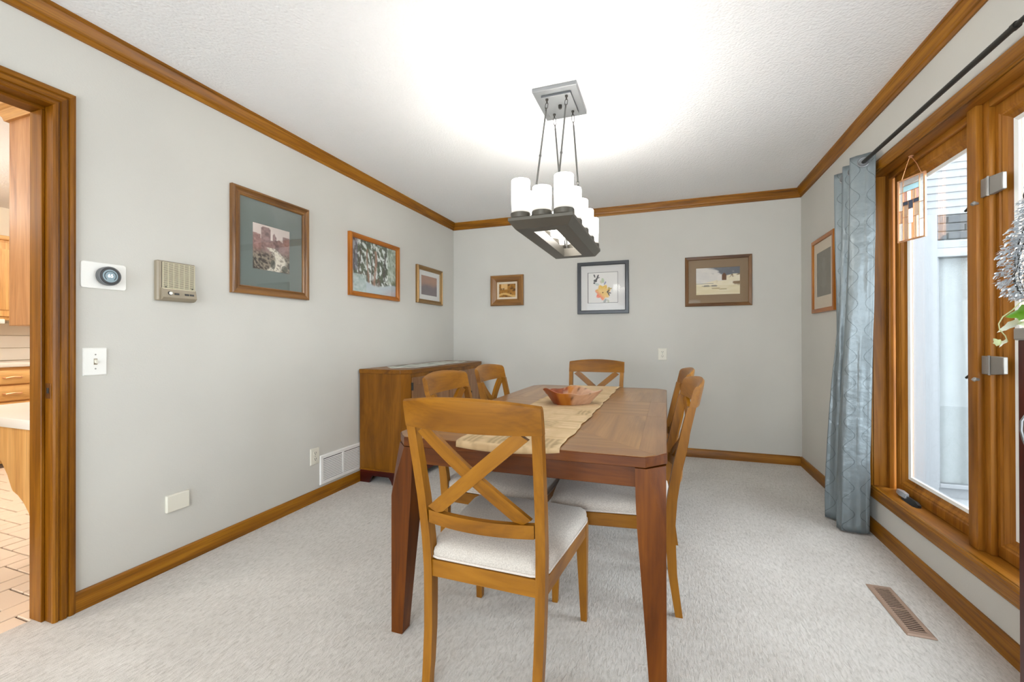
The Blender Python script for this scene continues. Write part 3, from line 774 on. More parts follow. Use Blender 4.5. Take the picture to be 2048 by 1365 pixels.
# ------------------------------------------------------------------ chandelier
CX, CY = -.545, 2.338
cd = thing('chandelier', 'pewter rectangular chandelier with twelve white candle shades hanging over the table', 'chandelier', (CX, CY, ZC))
Z = lambda z: z - ZC
MB().box(-.118, .118, -.157, .157, -.022, 0, .002).build('canopy', MAT['steel'], cd)
MB().box(-.080, .080, -.112, .112, -.034, -.022, .001).build('mounting_plate', MAT['steel'], cd)
MB().lathe([(.010, 0), (.010, -.012), (.007, -.02), (0, -.023)], 12, Matrix.Translation((0, -.01, -.034))).build('finial', MAT['iron'], cd)
# frame: mitred ring with a chamfered outer underside
hx, hy, zt, zb = .056, .330, Z(1.685), Z(1.635)
prof = [(0, zb), (.070, zb), (.098, zb + .036), (.098, zt), (.002, zt)]
fr = MB(); rings = [[(-hx - o, -hy - o, z), (hx + o, -hy - o, z), (hx + o, hy + o, z), (-hx - o, hy + o, z)] for o, z in prof]
for i in range(len(rings)):
    a, b = rings[i], rings[(i + 1) % len(rings)]
    for j in range(4):
        k = (j + 1) % 4; fr.face([a[j], a[k], b[k], b[j]])
fr.build('frame', MAT['pewter'], cd, smooth=10)
def link(p, q, flip, r=.0016, w=.007):
    p, q = Vector(p), Vector(q); d = (q - p); L_ = d.length; d.normalize()
    a = Vector((1, 0, 0)) if not flip else Vector((0, 1, 0)); u = (a - d * a.dot(d)).normalized()
    pts = []
    for k in range(7): an = pi + pi * k / 6; pts.append(p + d * (w + w * cos(an) * 0 - w * sin(an - pi)) + u * (w * cos(an)))
    for k in range(7): an = pi * k / 6; pts.append(q - d * (w - w * sin(an)) + u * (w * cos(an)))
    return MB().tube(pts, r, 6, loop=True)
for sx in (-1, 1):
    for sy in (-1, 1):
        top_ = Vector((sx * .053, sy * .082 - .01, -.034)); bot = Vector((sx * .056, sy * .362, zt))
        MB().lathe([(.008, 0), (.008, -.006), (.004, -.010), (.004, -.022), (0, -.024)], 10, Matrix.Translation(top_)).build('hook', MAT['iron'], cd)
        a = top_ + Vector((0, 0, -.020)); d = (bot - a).normalized(); tot = (bot - a).length
        link(a, a + d * .040, 0).build('chain_link', MAT['iron'], cd)
        link(a + d * .035, a + d * .060, 1).build('chain_link', MAT['iron'], cd)
        r0, r1 = a + d * .055, bot - d * .085
        rd = MB(); rd.tube([r0, r1], .0048, 8); mid = (r0 + r1) / 2; rd.tube([mid - d * .007, mid - d * .004, mid + d * .004, mid + d * .007], [.0048, .0068, .0068, .0048], 8)
        rd.build('rod', MAT['rod'], cd)
        link(r1 - d * .004, r1 + d * .032, 0).build('chain_link', MAT['iron'], cd)
        link(r1 + d * .027, r1 + d * .060, 1).build('chain_link', MAT['iron'], cd)
        link(r1 + d * .055, bot + Vector((0, 0, .002)), 0).build('chain_link', MAT['iron'], cd)
# shades
m, nt, p = newmat('frosted_shade')
p.inputs['Base Color'].default_value = (.36, .33, .28, 1); p.inputs['Roughness'].default_value = .6
p.inputs['Emission Color'].default_value = (1, .98, .94, 1); p.inputs['Emission Strength'].default_value = 7.0
MAT['shade'] = m
tc_ = N(nt, 'ShaderNodeTexCoord'); sz_ = N(nt, 'ShaderNodeSeparateXYZ'); nt.links.new(tc_.outputs['Object'], sz_.inputs[0])
mm = N(nt, 'ShaderNodeMath', operation='MULTIPLY'); mm.inputs[1].default_value = 1 / .112; mm.use_clamp = True   # the bulb sits in the upper part: the foot of the glass glows less
nt.links.new(sz_.outputs['Z'], mm.inputs[0])
mp_ = N(nt, 'ShaderNodeMath', operation='POWER'); mp_.inputs[1].default_value = 2.4; nt.links.new(mm.outputs[0], mp_.inputs[0])
ma_ = N(nt, 'ShaderNodeMath', operation='MULTIPLY_ADD'); ma_.inputs[1].default_value = 15.0; ma_.inputs[2].default_value = .16
nt.links.new(mp_.outputs[0], ma_.inputs[0]); nt.links.new(ma_.outputs[0], p.inputs['Emission Strength'])
cup_me = sh_me = sh2_me = None
px = hx + .048
spots = [(sx * px, y, .166) for sx in (-1, 1) for y in (-.385, -.1925, 0, .1925, .385)] + [(0, -.385, .122), (0, .385, .122)]
def shade_mb(h):
    return MB().lathe([(.040, .0), (.0445, .001), (.0445, h - .002), (.0435, h), (.0410, h), (.0405, h - .003), (.0405, .006), (.02, .004), (0, .004)], 28)
for x, y, h in spots:
    cp = bpy.data.objects.new('candle_cup', cup_me) if cup_me else None
    if cp is None:
        cp = MB().lathe([(.046, 0), (.0485, .002), (.0485, .026), (.0465, .027), (.0465, .018), (0, .017)], 28).build('candle_cup', MAT['pewter'], cd); cup_me = cp.data
    else: COL.objects.link(cp); cp.parent = cd
    cp.location = (x, y, zt)
    tall = h > .15
    me_ = sh_me if tall else sh2_me
    if me_ is None:
        so = shade_mb(h).build('lamp_shade', MAT['shade'], cp)
        if tall: sh_me = so.data
        else: sh2_me = so.data
    else:
        so = bpy.data.objects.new('lamp_shade', me_); COL.objects.link(so); so.parent = cp
    so.location.z = .018
    ld = bpy.data.lights.new('candle_bulb', 'POINT'); ld.energy = 1.2; ld.color = (1, .985, .95); ld.shadow_soft_size = .014
    lo = bpy.data.objects.new('candle_bulb', ld); COL.objects.link(lo); lo.location = (CX + x, CY + y, 1.685 + .018 + h * .62)

# ------------------------------------------------------------------ pictures
def picture(label, wall, a0, a1, z0, z1, prof, mat, mat_mat=None, pr=None, art=None, res=(60, 60), group=None, liner=None, rev=False):
    """framed picture on a wall; a0..a1 is the span along the wall as the viewer reads it left to right; prof = (inset, depth) list"""
    c = ((a0 + a1) / 2, (z0 + z1) / 2); w, h = abs(a1 - a0), z1 - z0
    if wall == 'left': loc = (XL, c[0], c[1]); rz = radians(90)
    elif wall == 'right': loc = (XR, c[0], c[1]); rz = radians(-90)
    else: loc = (c[0], YB, c[1]); rz = 0
    o = thing('framed_picture', label, 'picture', loc, rz, group or 'framed pictures on the walls')
    fr = MB(); hw, hh = w / 2, h / 2
    def ring(i, d): return [(-hw + i, -d, -hh + i), (hw - i, -d, -hh + i), (hw - i, -d, hh - i), (-hw + i, -d, hh - i)]
    secs = [ring(i, d) for i, d in prof]; n = len(secs)
    boards = []
    for j in range(4):                                   # four mitred mouldings
        k = (j + 1) % 4
        b = MB()
        b.loft([[s_[j] for s_ in secs], [s_[k] for s_ in secs]])
        b.build('frame_moulding', mat, o, 'x' if j % 2 == 0 else 'z', smooth=25)
    fi = prof[-1][0]
    aw, ah = hw - fi, hh - fi
    if liner:                                            # inner slip
        lm, lw = liner
        l = MB(); r1 = [[(-aw + i, -d, -ah + i), (aw - i, -d, -ah + i), (aw - i, -d, ah - i), (-aw + i, -d, ah - i)] for i, d in ((-.002, .004), (-.002, .012), (.002, .014), (lw - .003, .012), (lw, .008), (lw, .004))]
        for i in range(len(r1)):
            a, b = r1[i], r1[(i + 1) % len(r1)]
            for j in range(4): l.face([a[j], a[(j + 1) % 4], b[(j + 1) % 4], b[j]])
        l.build('liner', lm, o, smooth=20); aw -= lw; ah -= lw
    if mat_mat:
        l, r, bt, tp_ = pr
        win = (-aw + l, aw - r, -ah + bt, ah - tp_)
        q = MB(); e = .003
        ro = [[(-aw - e, -d, -ah - e), (aw + e, -d, -ah - e), (aw + e, -d, ah + e), (-aw - e, -d, ah + e)] for d in (.004, .008)]
        wi = [(win[0], -.008, win[2]), (win[1], -.008, win[2]), (win[1], -.008, win[3]), (win[0], -.008, win[3])]
        wi2 = [(x + (.0025 if x < 0 else -.0025), -.0055, z + (.0025 if z < 0 else -.0025)) for x, _, z in wi]
        seq = [ro[0], ro[1], wi, wi2]
        for i in range(3):
            for j in range(4): q.face([seq[i][j], seq[i][(j + 1) % 4], seq[i + 1][(j + 1) % 4], seq[i + 1][j]])
        q.build('mat_board', mat_mat, o, smooth=0)
    else: win = (-aw, aw, -ah, ah)
    nx, nz = res; g = MB()
    rows = [[(win[0] - .002 + (win[1] - win[0] + .004) * i / nx, -.0052, win[2] - .002 + (win[3] - win[2] + .004) * j / nz) for i in range(nx + 1)] for j in range(nz + 1)]
    g.loft(rows, cap=False, ring=False)
    po = g.build('print', MAT['print'], o, smooth=0)
    paint(po, lambda v: art((v.x - win[0]) / (win[1] - win[0]), (v.z - win[2]) / (win[3] - win[2])))
    MB().box(-hw + fi - .004, hw - fi + .004, -.0135 if not liner else -.0165, -.0115 if not liner else -.0148, -hh + fi - .004, hh - fi + .004).build('glazing', MAT['pic_glass'], o)
    return o
# --- artwork painters (u to the right, v up)
def art_ruin(u, v):
    sky = mixc(srgb(226, 214, 206), srgb(206, 190, 184), fbm(u * 4, v * 4, 1)); col = sky
    top = .74 - .06 * abs(sin(u * 9)) + .05 * (fbm(u * 9, 1, 3) - .5)
    if u < .2: top = .79 - .1 * u
    if .22 < u < .46: top = .95 if .24 < u < .44 else .93
    elif u > .80: top = .83
    elif .52 < u < .62: top = .86 - abs(u - .56) * 1.4
    if v < top:
        stone = mixc(srgb(112, 92, 90), srgb(182, 152, 146), fbm(u * 16, v * 20, 5)); col = mixc(stone, srgb(70, 62, 66), .55 * sst(.5, .75, fbm(u * 8, v * 10, 9)))
        if u < .22 or u > .84: col = mixc(col, srgb(176, 122, 110), .25)
    if v < .52:
        k = sst(.52, .30, v) ; g = mixc(srgb(150, 138, 122), srgb(70, 64, 58), sst(.35, .65, fbm(u * 22 + v * 12, v * 22, 7))); col = mixc(col, g, k)
        path = abs(u - (.52 + .22 * sin(v * 6.5))) - .10 - .12 * (.5 - v)
        lt = mixc(srgb(222, 216, 200), srgb(150, 140, 128), sst(.52, .7, fbm(u * 22 + v * 9, v * 26, 11)))
        col = mixc(col, lt, sst(.06, -.03, path))
    if (u - .53) ** 2 / .004 + (v - .16) ** 2 / .012 < 1 or (u - .85) ** 2 / .008 + (v - .1) ** 2 / .006 < 1: col = mixc(col, srgb(76, 80, 72), .75)
    return col
def art_forest(u, v):
    g = fbm(u * 17 + v * 7, v * 13 - u * 3, 1); col = mixc(srgb(14, 24, 10), srgb(96, 112, 80), g)
    sn = fbm(u * 30 + 6 * v, v * 15 + u * 9, 4); col = mixc(col, srgb(228, 236, 232), sst(.50, .60, sn))
    if v < .42 and u < .62: col = mixc(col, srgb(104, 68, 46), .75 * sst(.42, .30, v) * sst(.45, .6, fbm(u * 20, v * 5, 6)))
    if v > .4 and u < .12: col = mixc(col, srgb(104, 96, 116), .7)
    for tx, w, vb, c in ((.07, .012, .32, srgb(60, 44, 36)), (.16, .016, .3, srgb(66, 44, 34)), (.34, .016, .16, srgb(146, 104, 78)), (.50, .026, .10, srgb(168, 122, 98)), (.44, .010, .2, srgb(84, 58, 42)), (.73, .02, .28, srgb(54, 40, 32))):
        if abs(u - tx - .02 * sin(v * 6 + tx * 20)) < w and v > vb and v < .86: col = mixc(col, c, .8)
    gl = .26 + .05 * sin(u * 7 + 1) - .05 * u
    if v < gl:
        s = mixc(srgb(214, 222, 226), srgb(170, 190, 200), fbm(u * 5 - v * 9, v * 7, 8)); s = mixc(s, srgb(186, 166, 168), .6 * sst(.55, .9, u) * sst(.2, .02, v))
        col = mixc(col, s, sst(gl, gl - .05, v))
    if u < .3 and v < .34: col = mixc(col, mixc(srgb(120, 156, 150), srgb(226, 236, 232), fbm(u * 24, v * 24, 10)), .8)
    if u > .8 and v > .25: col = mixc(col, mixc(srgb(64, 96, 54), srgb(208, 222, 204), fbm(u * 20, v * 18, 12)), .7)
    return col
def art_haze(u, v):                                     # plain hazy colour wash
    return mixc(mixc(srgb(122, 104, 112), srgb(112, 102, 104), fbm(u * 5, v * 5, 2)), mixc(srgb(186, 136, 108), srgb(160, 124, 108), fbm(u * 6, v * 6, 3)), sst(.35, .7, v + .25 * (fbm(u * 4, v * 3, 5) - .5)))
def art_lake(u, v):
    col = mixc(srgb(118, 76, 18), srgb(196, 138, 56), fbm(u * 9, v * 9, 1))
    if .12 < u < .5 and v > .58: col = mixc(col, srgb(232, 190, 130), .8)
    col = mixc(col, srgb(66, 38, 10), .8 * sst(.55, .72, fbm(u * 7 + 3, v * 8, 5)))
    if abs(v - .16 - .1 * sin(u * 5)) < .08: col = mixc(col, srgb(230, 190, 120), .7)
    return col
def blob(u, v, x, y, rx, ry, a=0):
    dx, dy = u - x, v - y; ca, sa = cos(a), sin(a); p, q = dx * ca + dy * sa, -dx * sa + dy * ca
    return (p / rx) ** 2 + (q / ry) ** 2
def art_flower(u, v):
    paper = srgb(236, 234, 230); col = paper
    if not (.155 < u < .835 and .165 < v < .845): col = srgb(226, 224, 221)
    if (abs(u - .16) < .004 or abs(u - .835) < .004) and .16 < v < .845 or (abs(v - .165) < .004 or abs(v - .845) < .004) and .16 < u < .835: return srgb(70, 70, 72)
    th = math.atan2(v - .40, u - .50); rr = sqrt((u - .50) ** 2 + (v - .40) ** 2); pet = .17 + .022 * sin(th * 7)
    for x, y, rx, ry, a, c in ((.37, .58, .05, .028, -.4, srgb(196, 206, 200)), (.50, .66, .03, .055, .2, srgb(178, 196, 160)), (.55, .60, .018, .04, -.5, srgb(120, 124, 158)), (.46, .63, .02, .04, .5, srgb(204, 202, 170)), (.55, .21, .03, .05, -.6, srgb(168, 176, 172)), (.62, .20, .02, .045, .3, srgb(196, 200, 182))):
        d = blob(u, v, x, y, rx, ry, a)
        if d < 1: col = mixc(col, c, .8)
    if rr < pet:
        c = mixc(srgb(240, 200, 122), srgb(246, 214, 150), fbm(u * 14, v * 14, 3)); c = mixc(c, srgb(246, 138, 118), sst(.02, .16, -(u - .50) * .8 - (v - .40) * .8)); c = mixc(c, srgb(238, 196, 92), sst(.0, .12, v - .42))
        col = mixc(col, c, sst(pet, pet - .03, rr))
        if rr > .06 and abs(sin(th * 7 + rr * 8)) < .16: col = mixc(col, srgb(250, 226, 196), .5)
    if blob(u, v, .50, .39, .014, .012) < 1: col = srgb(96, 60, 46)
    for x, y, rx, ry, a in ((.33, .66, .04, .032, 0), (.305, .61, .022, .02, 0), (.36, .70, .02, .025, 0), (.31, .77, .016, .04, .35), (.385, .755, .018, .045, -.45), (.40, .725, .03, .010, .3)):
        if blob(u, v, x, y, rx, ry, a) < 1: col = mixc(col, srgb(52, 52, 58), .9)
    for x, y, rx, ry, a in ((.62, .42, .04, .018, .7), (.63, .36, .014, .05, .5), (.66, .38, .03, .013, -.3)):
        if blob(u, v, x, y, rx, ry, a) < 1: col = mixc(col, srgb(72, 72, 78), .85)
    for x, y, rx, ry, a in ((.66, .47, .05, .018, .2), (.64, .49, .02, .03, 1)):
        if blob(u, v, x, y, rx, ry, a) < 1: col = mixc(col, srgb(190, 164, 84), .8)
    return col
def art_barn(u, v):
    col = mixc(srgb(206, 202, 198), srgb(228, 222, 212), fbm(u * 5, v * 8, 1))
    col = mixc(col, srgb(92, 96, 106), .9 * sst(.42, .62, fbm(u * 4 + v * 3 + 1, v * 5 + 2, 3)) * sst(.5, .62, v) * sst(.15, .4, u))
    dune = .46 + .26 * sst(.35, .75, u) - .03 * sin(u * 12)
    if v < dune:
        d = mixc(srgb(226, 212, 176), srgb(238, 230, 210), fbm(u * 6, v * 14, 6)); col = d
        k = sst(.52, .68, fbm(u * 9, v * 9, 8)) * sst(.42, .7, u) * sst(.28, .4, v); col = mixc(col, srgb(112, 76, 34), .85 * k)
        if v < .34: col = mixc(col, srgb(206, 188, 130), .5 * fbm(u * 3, v * 18, 10))
    if abs(v - .41) < .008 and u < .4: col = srgb(140, 140, 142)
    if .5 < u < .62 and .5 < v < .74 - abs(u - .56) * .9: col = srgb(226, 220, 212)
    if .60 < u < .70 and .52 < v < .80 - abs(u - .645) * 1.6: col = srgb(112, 82, 62)
    if blob(u, v, .25, .33, .12, .02) < 1 or blob(u, v, .42, .33, .08, .025) < 1: col = mixc(col, srgb(86, 90, 96), .75)
    if blob(u, v, .62, .20, .09, .02) < 1 or blob(u, v, .45, .24, .1, .02) < 1: col = mixc(col, srgb(150, 126, 76), .7)
    return col
def art_grey(u, v):
    col = mixc(srgb(116, 110, 98), srgb(132, 126, 112), fbm(u * 8, v * 14, 1))
    if abs(u - .5) < .20 - .12 * v + .05 * sin(v * 30) and .2 < v < .85: col = mixc(col, srgb(150, 144, 130), .45 * fbm(u * 14, v * 20, 4) + .1)
    if v < .25: col = mixc(col, srgb(142, 134, 120), .5 * fbm(u * 6, v * 10, 5))
    return col
P_GOLD = [(0, 0), (0, .022), (.004, .027), (.012, .028), (.018, .024), (.028, .020), (.036, .020), (.041, .024), (.046, .022), (.049, .016), (.049, .003)]
P_OAK = [(0, 0), (0, .024), (.005, .030), (.014, .032), (.030, .024), (.036, .018), (.036, .003)]
P_BRZ = [(0, 0), (0, .022), (.006, .028), (.014, .028), (.018, .022), (.030, .016), (.034, .020), (.040, .019), (.042, .014), (.042, .003)]
P_WIDE = [(0, 0), (0, .030), (.006, .036), (.018, .036), (.026, .030), (.050, .026), (.058, .022), (.062, .026), (.068, .024), (.072, .016), (.072, .003)]
P_BLK = [(0, 0), (0, .022), (.003, .025), (.030, .025), (.036, .022), (.036, .003)]
P_WAL = [(0, 0), (0, .018), (.004, .021), (.026, .018), (.030, .015), (.030, .003)]
P_SLIM = [(0, 0), (0, .018), (.003, .020), (.028, .020), (.030, .017), (.030, .003)]
slate = plain('slate_mat_board', srgb(112, 122, 118), .85); tanm = plain('tan_mat_board', srgb(142, 120, 94), .85); whitem = plain('white_mat_board', srgb(230, 229, 226), .85); creamm = plain('cream_mat_board', srgb(224, 208, 184), .85)
picture('large walnut-framed watercolour of tower ruins in a slate mat, beside the intercom', 'left', 1.742, 2.290, 1.381, 1.990, P_GOLD, MAT['frame_gold'], slate, (.088, .095, .105, .13), art_ruin, (70, 84))
picture('oak-framed painting of a snowy forest road, unmatted, middle one on that wall', 'left', 2.69, 3.340, 1.458, 1.946, P_OAK, MAT['frame_oak'], None, None, art_forest, (100, 80))
picture('small gold-framed hazy picture in a white mat above the sideboard', 'left', 3.64, 4.138, 1.476, 1.848, P_BRZ, MAT['frame_bronze'], whitem, (.05, .05, .045, .045), art_haze, (40, 40))
picture('smallest picture, golden landscape in a wide stepped oak frame on the back wall', 'back', -1.820, -1.442, 1.482, 1.813, P_WIDE, MAT['frame_gold'], None, None, art_lake, (48, 40), None, (creamm, .022))
picture('black-framed watercolour of coral and yellow flowers on white', 'back', -.858, -.347, 1.372, 1.898, P_BLK, MAT['frame_black'], None, None, art_flower, (150, 150))
picture('walnut-framed picture of a barn on dunes in a wide tan mat', 'back', .170, .734, 1.421, 1.886, P_WAL, MAT['frame_walnut'], tanm, (.065, .065, .075, .075), art_barn, (90, 60))
picture('slim oak-framed grey print in a cream mat, half behind the curtain', 'right', 4.087, 3.600, 1.316, 1.885, P_SLIM, MAT['frame_oak'], creamm, (.055, .055, .09, .075), art_grey, (40, 60))

# ------------------------------------------------------------------ things on the left wall
def on_left(name, label, cat, y, z, group=None): return thing(name, label, cat, (XL, y, z), radians(90), group)
# in these local frames x runs along the wall (away from the camera), -y comes out of the wall
# thermostat
th = on_left('thermostat', 'round dial thermostat with a lit display on a white wall plate', 'thermostat', 1.170, 1.392)
def rrect(x0, x1, z0, z1, r, y, n=5):
    pts = []
    for cx, cz, a0 in ((x1 - r, z1 - r, 0), (x0 + r, z1 - r, 90), (x0 + r, z0 + r, 180), (x1 - r, z0 + r, 270)):
        for k in range(n + 1):
            a = radians(a0 + 90 * k / n); pts.append((cx + r * cos(a), y, cz + r * sin(a)))
    return pts
MB().loft([rrect(-.080, .080, -.056, .056, .010, 0), rrect(-.080, .080, -.056, .056, .010, -.004), rrect(-.078, .078, -.054, .054, .009, -.006)]).build('wall_plate', MAT['white'], th)
RY = Matrix.Rotation(pi / 2, 4, 'X')
def dial(prof, n=40): return MB().lathe(prof, n, Matrix.Translation((.008, 0, 0)) @ RY)
dial([(.040, .006), (.0405, .010), (.041, .026), (.0405, .029), (.037, .030), (.036, .0295), (0, .0295)]).build('dial_ring', MAT['steel'], th)
dial([(.0365, .0296), (.035, .0308), (.031, .0310), (0, .0310)]).build('dial_bezel', MAT['black'], th)
dial([(.0275, .0309), (.0272, .0313), (0, .0314)]).build('display', plain('lit_display', srgb(112, 130, 138), .15, emit=srgb(176, 202, 210), es=.12), th)
rg = MB(); rg.tube([(.008 + .0205 * cos(a), -.0314, .0205 * sin(a)) for a in [radians(-50 + 280 * k / 40) for k in range(41)]], .0012, 6); rg.build('tick_ring', MAT['black'], th)
tx = bpy.data.curves.new('digits', 'FONT'); tx.body = '65'; tx.size = .020; tx.align_x = 'CENTER'; tx.align_y = 'CENTER'; tx.extrude = .0003
tx.materials.append(plain('lit_digits', (1, 1, 1, 1), .4, emit=(1, 1, 1, 1), es=1.2))
to = bpy.data.objects.new('digits_text', tx); COL.objects.link(to); bpy.context.view_layer.update()
dm = bpy.data.meshes.new_from_object(to.evaluated_get(bpy.context.evaluated_depsgraph_get())); bpy.data.objects.remove(to)
to = bpy.data.objects.new('digits', dm); COL.objects.link(to); to.parent = th; to.location = (.008, -.0318, 0); to.rotation_euler = (radians(90), 0, 0)
# intercom
ic = on_left('intercom', 'almond wall intercom with a slatted speaker and a knob panel', 'intercom', 1.4535, 1.401)
b = MB(); b.loft([rrect(-.088, .088, -.096, .096, .006, 0), rrect(-.088, .088, -.096, .096, .006, -.018), rrect(-.083, .083, -.092, .092, .005, -.024)]); b.build('body', MAT['almond_dark'], ic)
MB().loft([rrect(-.070, .083, -.030, .090, .003, -.020) if False else [(-.070, -.020, -.034), (.083, -.020, -.034), (.083, -.020, .090), (-.070, -.020, .090)], [(-.070, -.026, -.034), (.083, -.026, -.034), (.083, -.026, .090), (-.070, -.026, .090)]]).build('speaker_back', MAT['dark'], ic)
gme = None
for i in range(24):
    z = -.0325 + i * .00514
    if gme is None:
        go = MB().box(-.068, .081, -.0305, -.0265, 0, .0031, .0005).build('slat', MAT['almond'], ic); gme = go.data
    else:
        go = bpy.data.objects.new('slat', gme); COL.objects.link(go); go.parent = ic
    go.location.z = z
for i in range(7):
    MB().box(-.069 + i * .0245, -.066 + i * .0245 + (0 if 0 < i < 6 else .001), -.0278, -.0252, -.033, .089).build('grille_bar', MAT['almond'], ic)
MB().prism([(-.074, -.024, -.034), (-.074, -.033, -.038), (-.074, -.042, -.080), (-.074, -.030, -.092), (-.074, -.010, -.094), (-.074, -.010, -.034)], (.158, 0, 0), .0012).build('control_panel', MAT['almond_dark'], ic, smooth=20)
MB().hexa([(-.070, -.0315, -.047), (.080, -.0315, -.047), (.080, -.024, -.047), (-.070, -.024, -.047), (-.070, -.0345, -.035), (.080, -.0345, -.035), (.080, -.024, -.033), (-.070, -.024, -.033)], .001).build('trim_strip', MAT['almond'], ic)
nrm = Matrix.Rotation(radians(-12), 4, 'X')
MB().lathe([(.0095, 0), (.0095, .006), (.0088, .007), (0, .007)], 20, Matrix.Translation((-.042, -.036, -.060)) @ RY).build('volume_knob', MAT['black'], ic)
MB().lathe([(.0075, .007), (.0070, .0105), (0, .0105)], 20, Matrix.Translation((-.042, -.036, -.060)) @ RY).build('knob_cap', MAT['white'], ic)
for x0, x1 in ((-.022, .000), (.026, .046), (.050, .070)):
    MB().hexa([(x0, -.041, -.066), (x1, -.041, -.066), (x1, -.03, -.066), (x0, -.03, -.066), (x0, -.0395, -.057), (x1, -.0395, -.057), (x1, -.03, -.057), (x0, -.03, -.057)], .0008).build('push_button', MAT['black'], ic)
for x in (-.056, .066):
    MB().lathe([(.0028, 0), (.0028, .0035), (0, .004)], 10, Matrix.Translation((x, -.0300, -.0300)) @ RY).build('screw', MAT['iron'], ic)
# switch, blank cover, outlets
def plate(o, w, h, m=None):
    MB().loft([[(-w, 0, -h), (w, 0, -h), (w, 0, h), (-w, 0, h)], [(-w, -.002, -h), (w, -.002, -h), (w, -.002, h), (-w, -.002, h)], [(-w + .004, -.0062, -h + .004), (w - .004, -.0062, -h + .004), (w - .004, -.0062, h - .004), (-w + .004, -.0062, h - .004)]]).build('cover_plate', m or MAT['white'], o, smooth=0)
def screw(o, x, z): MB().lathe([(.0032, .0058), (.0030, .0070), (0, .0074)], 10, Matrix.Translation((x, 0, z)) @ RY).build('screw', MAT['hinge'], o)
sw = on_left('light_switch', 'white toggle light switch below the thermostat', 'switch', 1.1385, 1.0245)
plate(sw, .0415, .0585); screw(sw, 0, .030); screw(sw, 0, -.030)
MB().box(-.006, .006, -.0072, -.006, -.013, .013).build('toggle_slot', MAT['almond_dark'], sw)
MB().hexa([(-.0045, -.0065, -.004), (.0045, -.0065, -.004), (.0045, -.0065, .010), (-.0045, -.0065, .010), (-.004, -.019, -.008), (.004, -.019, -.008), (.004, -.018, -.001), (-.004, -.018, -.001)], .0008).build('toggle', MAT['ivory'], sw)
bp_ = on_left('blank_cover_plate', 'blank rectangular cover plate low on the wall', 'wall plate', 1.467, .3165)
MB().loft([rrect(-.053, .053, -.041, .041, .003, 0), rrect(-.053, .053, -.041, .041, .003, -.010), rrect(-.050, .050, -.038, .038, .003, -.013)]).build('cover', MAT['ivory'], bp_)
def outlet(label, loc, rz):
    o = thing('power_outlet', label, 'outlet', loc, rz, 'wall outlets')
    plate(o, .040, .0565, MAT['ivory']); screw(o, 0, 0)
    for dz in (.0205, -.0205):
        r = MB().loft([rrect(-.0165, .0165, dz - .0135, dz + .0135, .008, -.006), rrect(-.0165, .0165, dz - .0135, dz + .0135, .008, -.0082)]).build('receptacle', MAT['ivory'], o)
        s = MB(); s.box(-.0085, -.0055, -.0086, -.008, dz - .001, dz + .008); s.box(.0055, .0085, -.0086, -.008, dz - .001, dz + .008); s.box(-.0025, .0025, -.0086, -.008, dz - .009, dz - .004)
        s.build('slots', MAT['dark'], r)
    return o
outlet('ivory power outlet low on the wall beside the white air grille', (XL, 2.3585, .312), radians(90))
outlet('ivory power outlet on the back wall below the barn picture', (-.035, YB, .968), 0)
# return-air grille
gr = on_left('air_return_grille', 'white louvred return-air grille low on the wall beside the sideboard', 'vent', 2.632, .200)
GW, GH = .228, .103
fr = MB()
def rr(ix, iz, d): return [(-GW + ix, -d, -GH + iz), (GW - ix, -d, -GH + iz), (GW - ix, -d, GH - iz), (-GW + ix, -d, GH - iz)]
seq = [rr(0, 0, 0), rr(0, 0, .004), rr(.004, .004, .010), rr(.026, .026, .010), rr(.026, .026, 0)]
for i in range(len(seq) - 1):
    for j in range(4): fr.face([seq[i][j], seq[i][(j + 1) % 4], seq[i + 1][(j + 1) % 4], seq[i + 1][j]])
fr.build('frame', MAT['white_metal'], gr, smooth=0)
MB().box(-.007, .007, -.010, -.002, -GH + .026, GH - .026).build('centre_bar', MAT['white_metal'], gr)
MB().box(-GW + .024, GW - .024, -.0015, -.0005, -GH + .024, GH - .024).build('duct_shadow', MAT['dark'], gr)
sl = None
for col_ in (-1, 1):
    for i in range(12):
        if sl is None:
            so = MB().hexa([(-.0975, -.0095, -.0042), (.0975, -.0095, -.0042), (.0975, -.0085, -.0042), (-.0975, -.0085, -.0042), (-.0975, -.004, .0034), (.0975, -.004, .0034), (.0975, -.003, .0034), (-.0975, -.003, .0034)]).build('slat', MAT['white_metal'], gr, smooth=0); sl = so.data
        else:
            so = bpy.data.objects.new('slat', sl); COL.objects.link(so); so.parent = gr
        so.location = (col_ * .1045, 0, -GH + .034 + i * .0123)

# ------------------------------------------------------------------ floor register
fg = thing('floor_register', 'bronze slotted floor register set in the carpet by the window', 'vent', (.8935, 2.210, 0))
fr = MB(); A, B_ = .046, .179
def fr_(i, j, z): return [(-A + i, -B_ + j, z), (A - i, -B_ + j, z), (A - i, B_ - j, z), (-A + i, B_ - j, z)]
seq = [fr_(0, 0, .0005), fr_(0, 0, .003), fr_(.006, .006, .0065), fr_(.019, .026, .0065), fr_(.019, .026, .0008)]
for i in range(len(seq) - 1):
    for j in range(4): fr.face([seq[i][j], seq[i][(j + 1) % 4], seq[i + 1][(j + 1) % 4], seq[i + 1][j]])
fr.build('frame', MAT['bronze'], fg, smooth=0)
MB().box(-.027, .027, -.153, .153, .0004, .0010).build('duct_shadow', plain('register_shadow', srgb(40, 18, 10), .9), fg)
MB().box(-.027, .027, -.004, .004, .001, .0065).build('centre_bar', MAT['bronze'], fg)
sl = None
for s_ in (-1, 1):
    for i in range(11):
        if sl is None:
            so = MB().box(-.0268, .0268, -.0030, .0030, .0050, .0062).build('slat', MAT['bronze'], fg); sl = so.data
        else:
            so = bpy.data.objects.new('slat', sl); COL.objects.link(so); so.parent = fg
        so.location.y = s_ * (.0145 + i * .0130)

